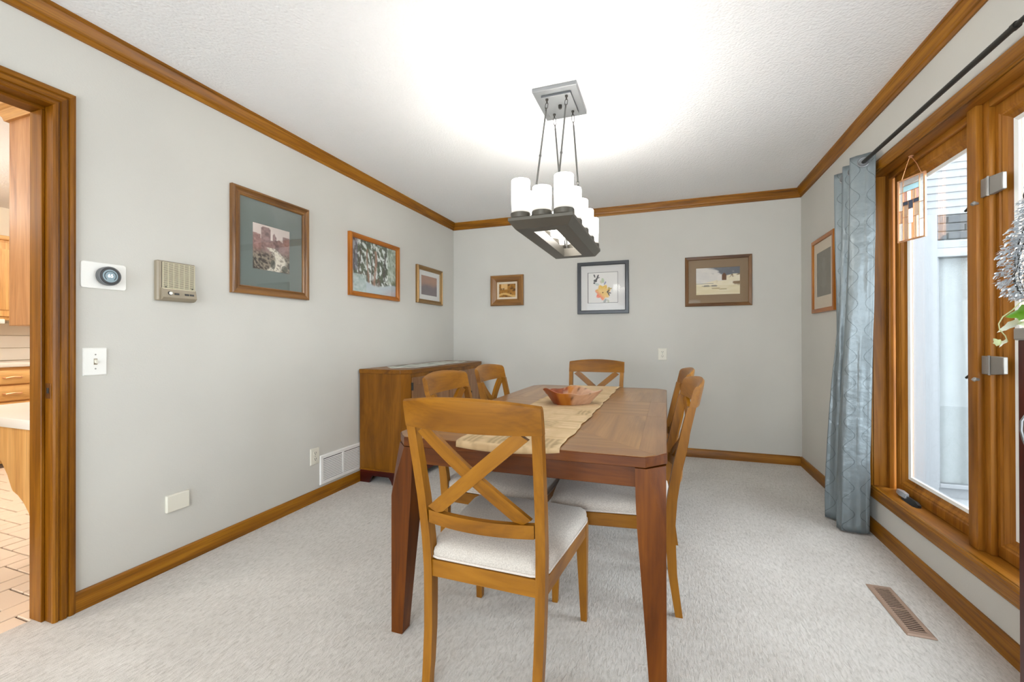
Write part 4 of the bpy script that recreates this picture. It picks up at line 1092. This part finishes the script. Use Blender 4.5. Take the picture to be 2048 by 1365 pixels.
# ------------------------------------------------------------------ curtain and rod
rd = thing('curtain_rod', 'dark metal curtain rod above the window', 'curtain rod', (1.04, 2.2, 2.10))
MB().tube([(0, -1.25, 0), (0, -.37, 0)], .0085, 12).build('rod', MAT['iron'], rd)
MB().tube([(0, -.38, 0), (0, 1.045, 0)], .0105, 12).build('rod_sleeve', MAT['iron'], rd)
MB().tube([(0, -.392, 0), (0, -.375, 0)], .0125, 12).build('sleeve_collar', MAT['iron'], rd)
MB().tube([(0, 1.04, 0), (0, 1.052, 0)], .0125, 12).build('end_cap', MAT['iron'], rd)
for y in (1.00, -1.2):
    k = MB(); k.tube([(0, y, -.012), (.03, y, -.014), (.079, y, -.014)], .005, 8); k.box(.074, .080, y - .012, y + .012, -.05, .02, .002); k.build('bracket', MAT['iron'], rd)
m, nt, p = newmat('satin_curtain'); L = nt.links.new
at = N(nt, 'ShaderNodeAttribute', attribute_name='cloth')     # x: metres across the cloth, y: metres down
sx_ = N(nt, 'ShaderNodeSeparateXYZ'); L(at.outputs['Vector'], sx_.inputs[0])
def mth(op, a, b=None):
    n = N(nt, 'ShaderNodeMath', operation=op)
    for i, v in enumerate((a, b)):
        if v is None: continue
        if isinstance(v, (int, float)): n.inputs[i].default_value = v
        else: L(v, n.inputs[i])
    return n.outputs[0]
wv = mth('MULTIPLY', mth('SINE', mth('MULTIPLY', sx_.outputs['Y'], 2 * pi / .150)), .024)
PER = .082
cell = mth('FLOOR', mth('DIVIDE', sx_.outputs['X'], PER)); sgn = mth('SUBTRACT', mth('MULTIPLY', mth('MODULO', cell, 2.0), 2.0), 1.0)
dx = mth('SUBTRACT', mth('MODULO', sx_.outputs['X'], PER), mth('ADD', mth('MULTIPLY', wv, sgn), PER / 2))
line = mth('LESS_THAN', mth('ABSOLUTE', dx), .0022)
dash = mth('GREATER_THAN', mth('SINE', mth('MULTIPLY', sx_.outputs['Y'], 2 * pi / .006)), -.35)
ln = mth('MULTIPLY', line, dash)
mx = N(nt, 'ShaderNodeMixRGB'); L(ln, mx.inputs[0]); mx.inputs[1].default_value = srgb(122, 132, 136); mx.inputs[2].default_value = srgb(78, 88, 92)
L(mx.outputs[0], p.inputs['Base Color']); p.inputs['Roughness'].default_value = .36; p.inputs['Metallic'].default_value = .35; p.inputs['Specular IOR Level'].default_value = .7
p.inputs['Anisotropic'].default_value = .4
nz = N(nt, 'ShaderNodeTexNoise'); nz.inputs['Scale'].default_value = 14; nz.inputs['Detail'].default_value = 3; L(at.outputs['Vector'], nz.inputs['Vector'])
hsum = mth('ADD', mth('MULTIPLY', nz.outputs['Fac'], .8), mth('MULTIPLY', line, -.25))
bmp = N(nt, 'ShaderNodeBump'); bmp.inputs['Strength'].default_value = .35; bmp.inputs['Distance'].default_value = .02; L(hsum, bmp.inputs['Height']); L(bmp.outputs['Normal'], p.inputs['Normal'])
CURT = m
cu = thing('curtain', 'grey-blue satin grommet curtain with wavy stitching, gathered beside the window', 'curtain', (1.04, 3.05, 0))
def plan(key, n_per=10):
    """smooth curve through the key points of the pleats"""
    P = [Vector((*k, 0)) for k in key]; out = []
    for i in range(len(P) - 1):
        p0, p1, p2, p3 = P[max(i - 1, 0)], P[i], P[i + 1], P[min(i + 2, len(P) - 1)]
        for k in range(n_per):
            t = k / n_per
            out.append(.5 * ((2 * p1) + (p2 - p0) * t + (2 * p0 - 5 * p1 + 4 * p2 - p3) * t * t + (-p0 + 3 * p1 - 3 * p2 + p3) * t ** 3))
    out.append(P[-1]); return out
KT = [(1.088, 2.905), (1.040, 2.930), (.990, 2.975), (1.035, 3.020), (1.085, 3.050), (1.045, 3.085), (.998, 3.115), (1.04, 3.15), (1.085, 3.175), (1.045, 3.21), (1.0, 3.25), (1.06, 3.29)]
KB = [(1.086, 2.985), (1.020, 2.975), (.950, 2.990), (.945, 3.050), (1.050, 3.090), (1.050, 3.130), (.985, 3.150), (.928, 3.185), (.960, 3.225), (1.05, 3.235), (1.03, 3.27), (1.07, 3.31)]
pt, pb = plan(KT), plan(KB)
zz = [.012 + (2.145 - .012) * k / 60 for k in range(61)]
mb = MB(); rows = []; clothv = []
for z in zz:
    k = z / 2.145; k2 = sst(0.05, 1.0, k); row = []; d = 0; prev = None
    for i, (a, b) in enumerate(zip(pt, pb)):
        q = b + (a - b) * k2
        w = .012 * (vn(i * .42, z * 1.3, 3) - .5) * (1.3 - .8 * k) + .004 * (vn(i * .5, z * 7, 5) - .5)
        q = Vector((q.x + w, q.y + w * .5, z + (0 if z < 2.1 else 0)))
        if prev is not None: d += (a - pa).length * .5 + (b - pb_).length * .5
        pa, pb_ = a, b; prev = q; row.append((q.x - 1.04, q.y - 3.05, q.z)); clothv.append((d + .02, z, 0))
    rows.append(row)
bmv = [[mb.bm.verts.new(p_) for p_ in r_] for r_ in rows]
for i in range(len(bmv) - 1):
    for j in range(len(bmv[0]) - 1): mb.bm.faces.new((bmv[i][j], bmv[i][j + 1], bmv[i + 1][j + 1], bmv[i + 1][j]))
me = bpy.data.meshes.new('panel'); mb.bm.normal_update(); mb.bm.to_mesh(me); mb.bm.free(); me.materials.append(CURT); me.polygons.foreach_set('use_smooth', [True] * len(me.polygons))
a_ = me.attributes.new('cloth', 'FLOAT_VECTOR', 'POINT'); a_.data.foreach_set('vector', [c for v in clothv for c in v])
co = bpy.data.objects.new('panel', me); COL.objects.link(co); co.parent = cu
sm = co.modifiers.new('thickness', 'SOLIDIFY'); sm.thickness = .0015; sm.offset = 0
GM = MAT['steel']
for (gx, gy), nd in (((1.040, 2.930), (.75, 1.0)), ((1.035, 3.020), (.8, -1)), ((1.045, 3.085), (.75, 1)), ((1.04, 3.15), (.8, -1)), ((1.045, 3.21), (.75, 1))):
    nrm = Vector((nd[0] * .62, 1.0, 0)).normalized() if nd[1] > 0 else Vector((-.62, 1, 0)).normalized()
    q = nrm.to_track_quat('Z', 'Y').to_matrix().to_4x4()
    MB().lathe([(.0205, -.003), (.0245, -.0044), (.0295, -.003), (.0300, 0), (.0295, .003), (.0245, .0044), (.0205, .003), (.0200, 0), (.0205, -.003)], 24, Matrix.Translation((gx - 1.04, gy - 3.05, 2.10)) @ q).build('grommet', GM, cu)
    MB().lathe([(.0206, -.0012), (.0206, .0012), (.0112, .0012), (.0112, -.0012), (.0206, -.0012)], 20, Matrix.Translation((gx - 1.04, gy - 3.05, 2.10)) @ q).build('grommet_shade_ring', MAT['black'], cu)  # black ring stands in for the shade seen through the grommet

# ------------------------------------------------------------------ stained-glass sun catcher
PW, PH = .156, .322
d_ = Vector((1.2 - 1.15, 2.67 - 2.818, 0)); ang = math.atan2(d_.y, d_.x)
sc = thing('suncatcher', 'leaded stained-glass panel in a copper frame hanging in the window', 'sun catcher', (1.172, 2.744, 1.775), ang)
GL = lambda n, c, g=.05, h=.14: glass(n, c, g, h)
gclear, gblue, gdark, gpink, gtan, gpale = GL('clear_bevel', (.92, .92, .90, 1)), GL('pale_blue_glass', (.56, .70, .72, 1), .05, .5), GL('smoke_glass', (.22, .24, .28, 1), .05, .3), GL('pink_glass', (.90, .70, .64, 1)), GL('amber_glass', (.80, .66, .54, 1)), GL('textured_clear_glass', (.93, .95, .95, 1), .05, .6)
hw, hh = PW / 2, PH / 2
for a0, a1, b0, b1 in ((-hw, -hw + .009, -hh, hh), (hw - .009, hw, -hh, hh), (-hw + .009, hw - .009, -hh, -hh + .007), (-hw + .009, hw - .009, hh - .007, hh)):
    MB().box(a0, a1, -.005, .005, b0, b1, .0012).build('copper_edge', MAT['copper'], sc)
X0, X1, Z0, Z1 = -hw + .009, hw - .009, -hh + .007, hh - .007
uu = lambda u: X0 + (X1 - X0) * u
vv = lambda v: Z0 + (Z1 - Z0) * v
pieces = [(0, .16, .80, 1, gclear), (.16, .82, .90, 1, gclear), (.82, 1, .56, 1, gclear), (0, .16, .50, .80, gclear),
          (.16, .82, .80, .90, gblue), (.16, .33, .64, .80, gpink), (.33, .50, .64, .80, gpale), (.50, .66, .64, .80, gtan), (.66, .82, .64, .80, gpink),
          (.16, .38, .575, .64, gdark), (.38, .58, .50, .64, gdark), (.58, .82, .575, .64, gdark),
          (0, .16, .30, .50, gtan), (.16, .38, .38, .575, gtan), (.58, .82, .36, .575, gtan), (.38, .58, .26, .50, gpale), (.82, 1, .28, .56, gclear),
          (0, .16, 0, .30, gclear), (.16, .38, 0, .38, gtan), (.38, .52, 0, .26, gclear), (.52, .58, 0, .26, gtan), (.58, .70, 0, .36, gtan), (.70, .82, 0, .36, gclear), (.82, 1, 0, .28, gpale)]
cm = MB()
for u0, u1, v0, v1, gm in pieces:
    x0, x1, z0, z1 = uu(u0) + .0008, uu(u1) - .0008, vv(v0) + .0008, vv(v1) - .0008; e = min(.005, (x1 - x0) * .3, (z1 - z0) * .3)
    MB().loft([[(x0, .0015, z0), (x1, .0015, z0), (x1, .0015, z1), (x0, .0015, z1)], [(x0, -.0008, z0), (x1, -.0008, z0), (x1, -.0008, z1), (x0, -.0008, z1)], [(x0 + e, -.003, z0 + e), (x1 - e, -.003, z0 + e), (x1 - e, -.003, z1 - e), (x0 + e, -.003, z1 - e)]]).build('glass_piece', gm, sc, smooth=0)
    cm.box(x0 - .0012, x0 + .0006, -.0026, .0026, z0, z1); cm.box(x0, x1, -.0026, .0026, z0 - .0012, z0 + .0006)
cmo = cm.build('came', MAT['copper'], sc, smooth=0)
for sx in (-1, 1): MB().tube([(sx * .055, 0, hh - .001), (sx * .030, 0, hh + .055), (sx * .003, -.004, hh + .103)], .0016, 6).build('hanging_chain', MAT['copper'], sc)
hk = MB(); hk.lathe([(.012, .110), (.010, .106), (.004, .103), (.004, .100), (0, .099)], 12, Matrix.Translation((0, 0, hh - .006))); hk.tube([(0, -.004, hh + .102), (0, -.010, hh + .098), (0, -.010, hh + .108)], .0014, 6); hk.build('hook', MAT['copper'], sc)

# ------------------------------------------------------------------ dark cabinet at the window, with plant and hanging ornament
KX0, KX1, KY0, KY1, KZ = .820, 1.098, .62, 1.430, 1.140
kc = thing('tall_cabinet', 'tall dark-edged wooden cabinet with a silver pull, in front of the window', 'cabinet', ((KX0 + KX1) / 2, (KY0 + KY1) / 2, 0))
kx, ky = (KX0 + KX1) / 2, (KY0 + KY1) / 2
hx_, hy_ = (KX1 - KX0) / 2, (KY1 - KY0) / 2
MB().box(-hx_ - .006, hx_, -hy_ - .006, hy_ + .006, KZ - .030, KZ, .003).build('top', MAT['hinge'], kc)
MB().box(-hx_ + .016, hx_, -hy_, hy_, .0, KZ - .030).build('carcass', MAT['mahogany'], kc, 'z')
for y in (-hy_, hy_ - .026): MB().box(-hx_, -hx_ + .018, y, y + .026, 0, KZ - .030, .001).build('stile', MAT['mahogany'], kc, 'z')
MB().box(-hx_, -hx_ + .018, -hy_ + .026, hy_ - .026, 0, .09, .001).build('kick_rail', MAT['mahogany'], kc, 'y')
for y0, y1, hy2 in ((-hy_ + .028, -.002, -.03), (.002, hy_ - .028, hy_ - .050)):
    d = MB().box(-hx_ - .003, -hx_ + .016, y0, y1, .095, KZ - .034, .002).build('door', MAT['cab_light'], kc, 'z')
    hz = .895
    MB().tube([(-hx_ - .003, hy2, hz + .045), (-hx_ - .012, hy2, hz + .040), (-hx_ - .021, hy2 + .002, hz + .022), (-hx_ - .023, hy2, hz), (-hx_ - .020, hy2 - .002, hz - .022), (-hx_ - .012, hy2, hz - .040), (-hx_ - .003, hy2, hz - .045)], [.005, .0045, .0038, .0036, .0038, .0045, .005], 8).build('handle', MAT['steel'], d)
pl = thing('potted_ivy', 'variegated ivy trailing over the edge of the tall dark cabinet', 'plant', (.985, 1.34, KZ))
MB().lathe([(.0, 0), (.042, 0), (.046, .004), (.055, .075), (.059, .078), (.059, .09), (.054, .09), (.051, .075), (0, .072)], 24).build('pot', plain('glazed_pot', srgb(120, 118, 112), .3), pl)
def leaf_mesh(size, fold, seed, pale):
    """lobed ivy leaf, stem end at the origin, pointing along +x"""
    half = [(0, 0), (.04, .16), (-.06, .40), (.22, .36), (.42, .44), (.55, .24), (.78, .15), (1.0, 0)]
    mb = MB(); rr_ = random.Random(seed)
    mid = [Vector((k / 7, 0, .10 * sin(k / 7 * pi))) for k in range(8)]
    for sg in (-1, 1):
        rim = [Vector((x, sg * y * .9, fold * abs(y) + .03 * rr_.uniform(-1, 1) - .12 * x * x)) for x, y in half]
        md = [Vector((x * .99, 0, .06 * sin(pi * min(1, max(0, x))) - .12 * x * x)) for x, y in half]
        for i in range(len(half) - 1):
            q = (rim[i] + md[i]) / 2; q2 = (rim[i + 1] + md[i + 1]) / 2
            for A_, B2, C_, D_ in ((md[i], md[i + 1], q2, q), (q, q2, rim[i + 1], rim[i])):
                pts = [A_, B2, C_, D_]
                if sg < 0: pts.reverse()
                uniq = []
                for p_ in pts:
                    if all((p_ - u_).length > 1e-4 for u_ in uniq): uniq.append(p_)
                if len(uniq) > 2: mb.face([p_ * size for p_ in uniq])
    return mb
def leaf(tip_from, direction, size, roll_, fold, seed, pale, parent):
    lo = leaf_mesh(size, fold, seed, pale).build('leaf', MAT['leaf_green'], parent, smooth=60)
    lo.rotation_mode = 'QUATERNION'; d = Vector(direction).normalized()
    q = d.to_track_quat('X', 'Z'); lo.rotation_quaternion = q @ Matrix.Rotation(roll_, 3, 'X').to_quaternion(); lo.location = tip_from
    def colr(c):
        x, y = c.x / size, abs(c.y) / size; g = mixc(srgb(86, 150, 12), srgb(126, 184, 34), fbm(c.x * 90, c.y * 90, seed))
        edge = sst(.10, .24, y + .4 * max(0, x - .6)) ; return mixc(g, srgb(226, 224, 190), max(pale, .0) if pale > .5 else edge * pale)
    paint(lo, colr)
    return lo
def P_(x, y, z): return (x - .985, y - 1.34, z - KZ)       # world point into the plant's frame
P0 = (.985, 1.34, 1.222)
stems = [[P0, (.935, 1.39, 1.262), (.895, 1.44, 1.235), (.872, 1.466, 1.190)],
         [P0, (.93, 1.40, 1.252), (.88, 1.45, 1.228), (.847, 1.470, 1.205), (.834, 1.472, 1.187), (.815, 1.472, 1.170), (.807, 1.472, 1.152), (.809, 1.472, 1.137), (.820, 1.472, 1.121), (.824, 1.472, 1.106)],
         [P0, (.98, 1.39, 1.29), (.95, 1.44, 1.27), (.925, 1.462, 1.235)],
         [P0, (.95, 1.29, 1.27), (.93, 1.25, 1.25), (.92, 1.22, 1.21)],
         [P0, (1.02, 1.36, 1.28), (1.04, 1.40, 1.25)],
         [P0, (.91, 1.41, 1.21), (.865, 1.46, 1.165), (.843, 1.472, 1.150)]]
for s_ in stems: MB().tube([P_(*q) for q in s_], .0014, 6).build('stem', MAT['stem'], pl)
for a, d, sz, ro, fo, pale in (((.873, 1.468, 1.184), (-1, .05, -.20), .060, 1.05, .10, .12), ((.843, 1.472, 1.151), (-.95, .05, -.40), .046, .75, .22, .95), ((.824, 1.472, 1.106), (-.8, .0, -.62), .024, .8, .4, .95),
                               ((.811, 1.474, 1.099), (-.6, .0, .7), .022, 1.2, .5, .7), ((.848, 1.474, 1.150), (.9, .1, -.25), .036, .8, .2, .9), ((.880, 1.462, 1.165), (-.7, .3, -.55), .034, 1.0, .3, .3),
                               ((.925, 1.462, 1.235), (-.5, .5, -.3), .06, .6, .1, .3), ((1.04, 1.40, 1.25), (.2, .8, .2), .05, .3, .1, .3), ((.98, 1.39, 1.29), (-.2, .6, .5), .06, -.3, .1, .4), ((.92, 1.22, 1.21), (-.3, -.8, -.3), .06, .3, .1, .3), ((1.02, 1.32, 1.27), (.4, -.6, .4), .05, .2, .1, .3), ((.95, 1.29, 1.27), (-.1, -.8, .3), .06, -.2, .1, .5)):
    leaf(P_(*a), d, sz, ro, fo, int(sz * 1000) + int(a[0] * 100), pale, pl)
# silver-leaf ornament
OX, OY, OZ = .780, 1.255, 1.300
om = thing('hanging_ornament', 'hanging wire ornament covered in small silver leaves in front of the window', 'ornament', (OX, OY, OZ))
rim_z, rx = .155, .052
def env(z):   # outline radius of the leaf cloud over height
    if z > -.035: return .046 + (.076 - .046) * sst(.115, -.01, z)
    return .076 * sqrt(max(0, 1 - ((z + .035) / -.088) ** 2)) + .006
wr = MB()
for k in range(14):
    a = 2 * pi * k / 14
    wr.tube([(env(z) * .74 * cos(a + .25 * sin(z * 20)), env(z) * .74 * sin(a + .25 * sin(z * 20)), z) for z in [.115 - .225 * i / 14 for i in range(15)]], .0010, 5)
wr.build('wire_cage', MAT['iron'], om)
coil = MB(); coil.tube([(( .034 + .006 * sin(k * .9)) * (1 - k / 90) * cos(k * .42), (.034 + .006 * sin(k * .9)) * (1 - k / 90) * sin(k * .42), -.106 - .0003 * k) for k in range(70)], .002, 6); coil.build('base_coil', MAT['iron'], om)
for k in range(3):
    a = 2 * pi * k / 3 + 2.6
    pts = [Vector((.044 * cos(a), .044 * sin(a), .113)), Vector((0, 0, .64))]
    MB().tube([pts[0].lerp(pts[1], i / 60) + Vector((.0012 * (i % 2), .0012 * ((i + 1) % 2), 0)) for i in range(61)], .0013, 5).build('hanging_chain', MAT['iron'], om)
MB().tube([(0, 0, .64), (0, 0, ZC - OZ)], .0015, 6).build('hanging_wire', MAT['iron'], om)
lf = None; rl = random.Random(5)
for i in range(290):
    z = .118 - .215 * (i / 290) ** .9 ; a = rl.uniform(0, 2 * pi); r_ = env(z) * rl.uniform(.82, 1.05)
    if lf is None:
        q = MB(); pts = [(0, 0), (.25, .20), (.55, .26), (.8, .15), (1, 0)]
        secs = [[(x * .0115, -y * .0115, .002 * sin(x * 3) ), (x * .0115, 0, .002 * sin(x * 3) + .0022), (x * .0115, y * .0115, .002 * sin(x * 3))] for x, y in pts]
        q.loft(secs, cap=False, ring=False); q.bm.normal_update(); lo = q.build('silver_leaf', MAT['silver'], om, smooth=60); lf = lo.data
    else:
        lo = bpy.data.objects.new('silver_leaf', lf); COL.objects.link(lo); lo.parent = om
    lo.location = (r_ * cos(a), r_ * sin(a), z); lo.rotation_euler = (rl.uniform(-.5, .5), rl.uniform(.0, .9), a + rl.uniform(-.6, .6)); lo.scale = [rl.uniform(.75, 1.2)] * 3

fill = MB()                                            # the rest of the leaf cloud, too many to pick apart
for i in range(3000):
    z = .122 - .222 * rl.random() ** .9; a = rl.uniform(0, 2 * pi); r_ = env(z) * rl.uniform(.62, 1.04)
    mt = Matrix.Translation((r_ * cos(a), r_ * sin(a), z)) @ Matrix.Rotation(a + rl.uniform(-.7, .7), 4, 'Z') @ Matrix.Rotation(rl.uniform(-.1, .9), 4, 'Y') @ Matrix.Rotation(rl.uniform(-.6, .6), 4, 'X')
    l_ = rl.uniform(.0075, .0125)
    fill.face([mt @ Vector(q_) for q_ in ((0, 0, 0), (l_ * .5, -l_ * .26, .001), (l_, 0, 0), (l_ * .5, l_ * .26, .001))])
fo = fill.build('leaf_spray', MAT['silver'], om, smooth=0); fo['kind'] = 'stuff'

# ------------------------------------------------------------------ kitchen seen through the doorway
KXW = -6.2
struct(MB().box(KXW - .1, XL - .1, -1.6, 3.6, -.12, -.010).build('floor_kitchen', MAT['grout']))
kf = bpy.data.objects['floor_kitchen']
struct(MB().box(KXW - .1, XL - .12, -1.6, 3.6, ZC, ZC + .15).build('ceiling_kitchen', MAT['ceiling']))
struct(MB().box(KXW - .1, KXW, -1.6, 3.6, -.12, ZC).build('wall_kitchen_far', MAT['cream']))
struct(MB().box(KXW, XL - .12, 3.5, 3.6, -.12, ZC).build('wall_kitchen_back', MAT['cream']))
struct(MB().box(KXW, XL - .12, -1.6, -1.5, -.12, ZC).build('wall_kitchen_near', MAT['cream']))
# herringbone floor bricks
tm = None; cnt = 0; Wd = .098; Ln = .198
def brick_at(x, y, horiz):
    global tm, cnt
    if not (-5.5 < x < XL - .10 and -.377 * x - .55 < y < -.414 * x + .45): return
    if cnt >= 298: return
    if tm is None:
        o = MB().box(-Ln / 2 + .003, Ln / 2 - .003, -Wd / 2 + .002, Wd / 2 - .002, -.010, 0, .0025).build('brick', MAT['tile'], kf); tm = o.data
    else:
        o = bpy.data.objects.new('brick', tm); COL.objects.link(o); o.parent = kf
    o.location = (x, y, random.uniform(-.0032, -.002)); o.rotation_euler = (0, 0, 0 if horiz else pi / 2); cnt += 1
Bu = .1
for i in range(-60, 60):
    for j in range(-60, 60):
        # herringbone cell: step (1,1) diagonal, period 4
        if (i - j) % 4 == 0:
            x = XL - .102 + i * Bu; y = .98 + j * Bu
            brick_at(x + Bu, y + Bu / 2, True)
            brick_at(x + Bu / 2 + 0 * Bu, y + 2 * Bu, False)
# upper cabinet on the other side of the dining-room wall: its end panel faces the doorway
uc = thing('upper_cabinet', 'oak upper cabinet end panel beyond the doorway, right behind the door jamb', 'cabinet', (-2.565, 1.65, 1.18))
ucx0, ucx1 = -.165, .155
MB().box(ucx0, ucx1, -.595, .60, 0, .905, .002).build('body', MAT['kitchen_end'], uc, 'z')
MB().box(ucx1 - .035, ucx1, -.600, -.594, 0, .905, .001).build('scribe_strip', MAT['kitchen_end'], uc, 'z')
cp_ = [(0, .900), (.012, .900), (.016, .915), (.030, .935), (.048, .946), (.052, .962), (0, .962)]
s0 = [(ucx1, -.595 - o, z) for o, z in cp_]; s1 = [(ucx0 - o, -.595 - o, z) for o, z in cp_]; s2 = [(ucx0 - o, .60, z) for o, z in cp_]
MB().loft([s0, s1, s2]).build('crown_moulding', MAT['kitchen_oak'], uc, 'x', smooth=20)
for y0 in (-.575, .01): MB().box(ucx0 - .02, ucx0, y0, y0 + .565, .03, .87, .004).build('door', MAT['kitchen_oak'], uc, 'z')
# desk-height counter below it
ds = thing('kitchen_desk', 'white-topped kitchen desk with an arched oak end panel, beyond the doorway', 'desk', (-2.70, 1.50, 0))
MB().box(-.62, .292, -.455, .60, .733, .775, .004, 2).build('countertop', MAT['laminate'], ds)
arch = [(.292, 0), (.292, .733), (-.60, .733), (-.60, .66)]
# double-arc cut-out of the end panel
pts = []
for k in range(9): a = radians(90 - 80 * k / 8); pts.append((-.36 + .290 * cos(a) * .98, .40 + .24 * sin(a) - .0))
q2 = [(-.60, .62), (-.20, .62), (-.105, .575), (-.055, .52), (-.022, .465), (-.010, .452), (.03, .438), (.075, .410), (.110, .375), (.140, .325), (.150, .25), (.150, 0)]
MB().prism([(x, -.440, z) for x, z in [(.292, 0), (.292, .733), (-.60, .733)] + q2], (0, .022, 0)).build('end_panel', MAT['kitchen_oak'], ds, 'z', smooth=25)
MB().box(.20, .292, -.418, .60, 0, .733).build('wall_rail', MAT['kitchen_oak'], ds, 'z')
# far run of base cabinets and uppers along the kitchen's far wall
bc = thing('base_cabinet', 'oak kitchen base cabinet with drawers on the far side of the kitchen', 'cabinet', (-5.6, 1.95, 0))
MB().box(-.58, 0, -2.2, 1.5, .10, .872).build('body', MAT['kitchen_oak'], bc, 'y')
MB().box(-.58, -.06, -2.2, 1.5, 0, .10).build('toe_kick', MAT['kitchen_oak'], bc, 'y')
for y0 in (-1.87, -1.27, -.67, -.07, .53):
    for z0, z1 in ((.720, .845), (.570, .705), (.420, .555), (.130, .405)):
        d = MB().box(0, .020, y0 + .012, y0 + .588, z0, z1, .006, 2).build('drawer', MAT['kitchen_oak'], bc, 'y')
        hm = MB(); cy_ = y0 + .30 - .19 * 0; zc_ = (z0 + z1) / 2
        cy_ = y0 + .42 if False else y0 + .30
        hm.tube([(.020, cy_ - .06, zc_), (.040, cy_ - .05, zc_ - .004), (.044, cy_, zc_ + .004), (.040, cy_ + .05, zc_ - .004), (.020, cy_ + .06, zc_)], .006, 8); hm.build('pull_handle', MAT['copper'], d)
ct = MB().box(-6.19, -5.57, -.24, 3.45, .874, .914, .005, 2).build('kitchen_countertop', MAT['laminate']); tag(ct, 'white laminate worktop on the far kitchen cabinets', 'worktop')
bs = empty_struct('wall_backsplash', (KXW, 1.6, 0))
for i in range(9):
    for j in range(3):
        MB().box(.002, .012, -1.8 + i * .402, -1.8 + i * .402 + .398, .918 + j * .125, .918 + j * .125 + .121, .002).build('tile', MAT['laminate'], bs)
fu = thing('upper_cabinet', 'oak wall cabinet with arched doors on the far kitchen wall', 'cabinet', (-5.84, 1.95, 1.31))
MB().box(-.33, 0, -2.2, 1.5, 0, .76, .002).build('body', MAT['kitchen_oak'], fu, 'z')
MB().box(-.33, .03, -2.2, 1.53, .745, .785, .006).build('crown_moulding', MAT['kitchen_oak'], fu, 'y')
for y0 in (-1.87, -1.27, -.67, -.07, .53):
    d = MB().box(0, .018, y0 + .012, y0 + .588, .03, .725, .003).build('door', MAT['kitchen_oak'], fu, 'z')
    am = [(y0 + .075, .09), (y0 + .525, .09)] + [(y0 + .30 + .225 * cos(radians(a)), .585 + .075 * sin(radians(a))) for a in range(0, 181, 15)]
    MB().prism([(.016, y, z) for y, z in am], (.012, 0, 0), .003).build('raised_panel', MAT['kitchen_oak'], d, 'z')
ul = thing('under_cabinet_light', 'white strip light under the far kitchen wall cabinet', 'light', (-5.72, 1.9, 1.268))
MB().box(-.06, .07, -.28, .26, .0, .042, .006, 2).build('housing', MAT['white'], ul)
MB().box(.0, .012, .16, .172, -.05, .0, .002).build('pull_switch', MAT['hinge'], ul)

# ------------------------------------------------------------------ unseen patio door added behind the camera to let in fill light
pd = empty_struct('rear_fill_door', (-.6, YR - .075, 0))
for x in (-1.45, -.03, 1.39): MB().box(x, x + .06, -.05, .05, 0, 2.15, .003).build('stile', MAT['oak_window'], pd, 'z')
for z in (0, 2.07): MB().box(-1.39, 1.39, -.05, .05, z, z + .08, .003).build('rail', MAT['oak_window'], pd, 'x')
for x in (-1.39, .03): MB().box(x, x + 1.36, -.004, .004, .08, 2.07).build('pane', MAT['pane'], pd)
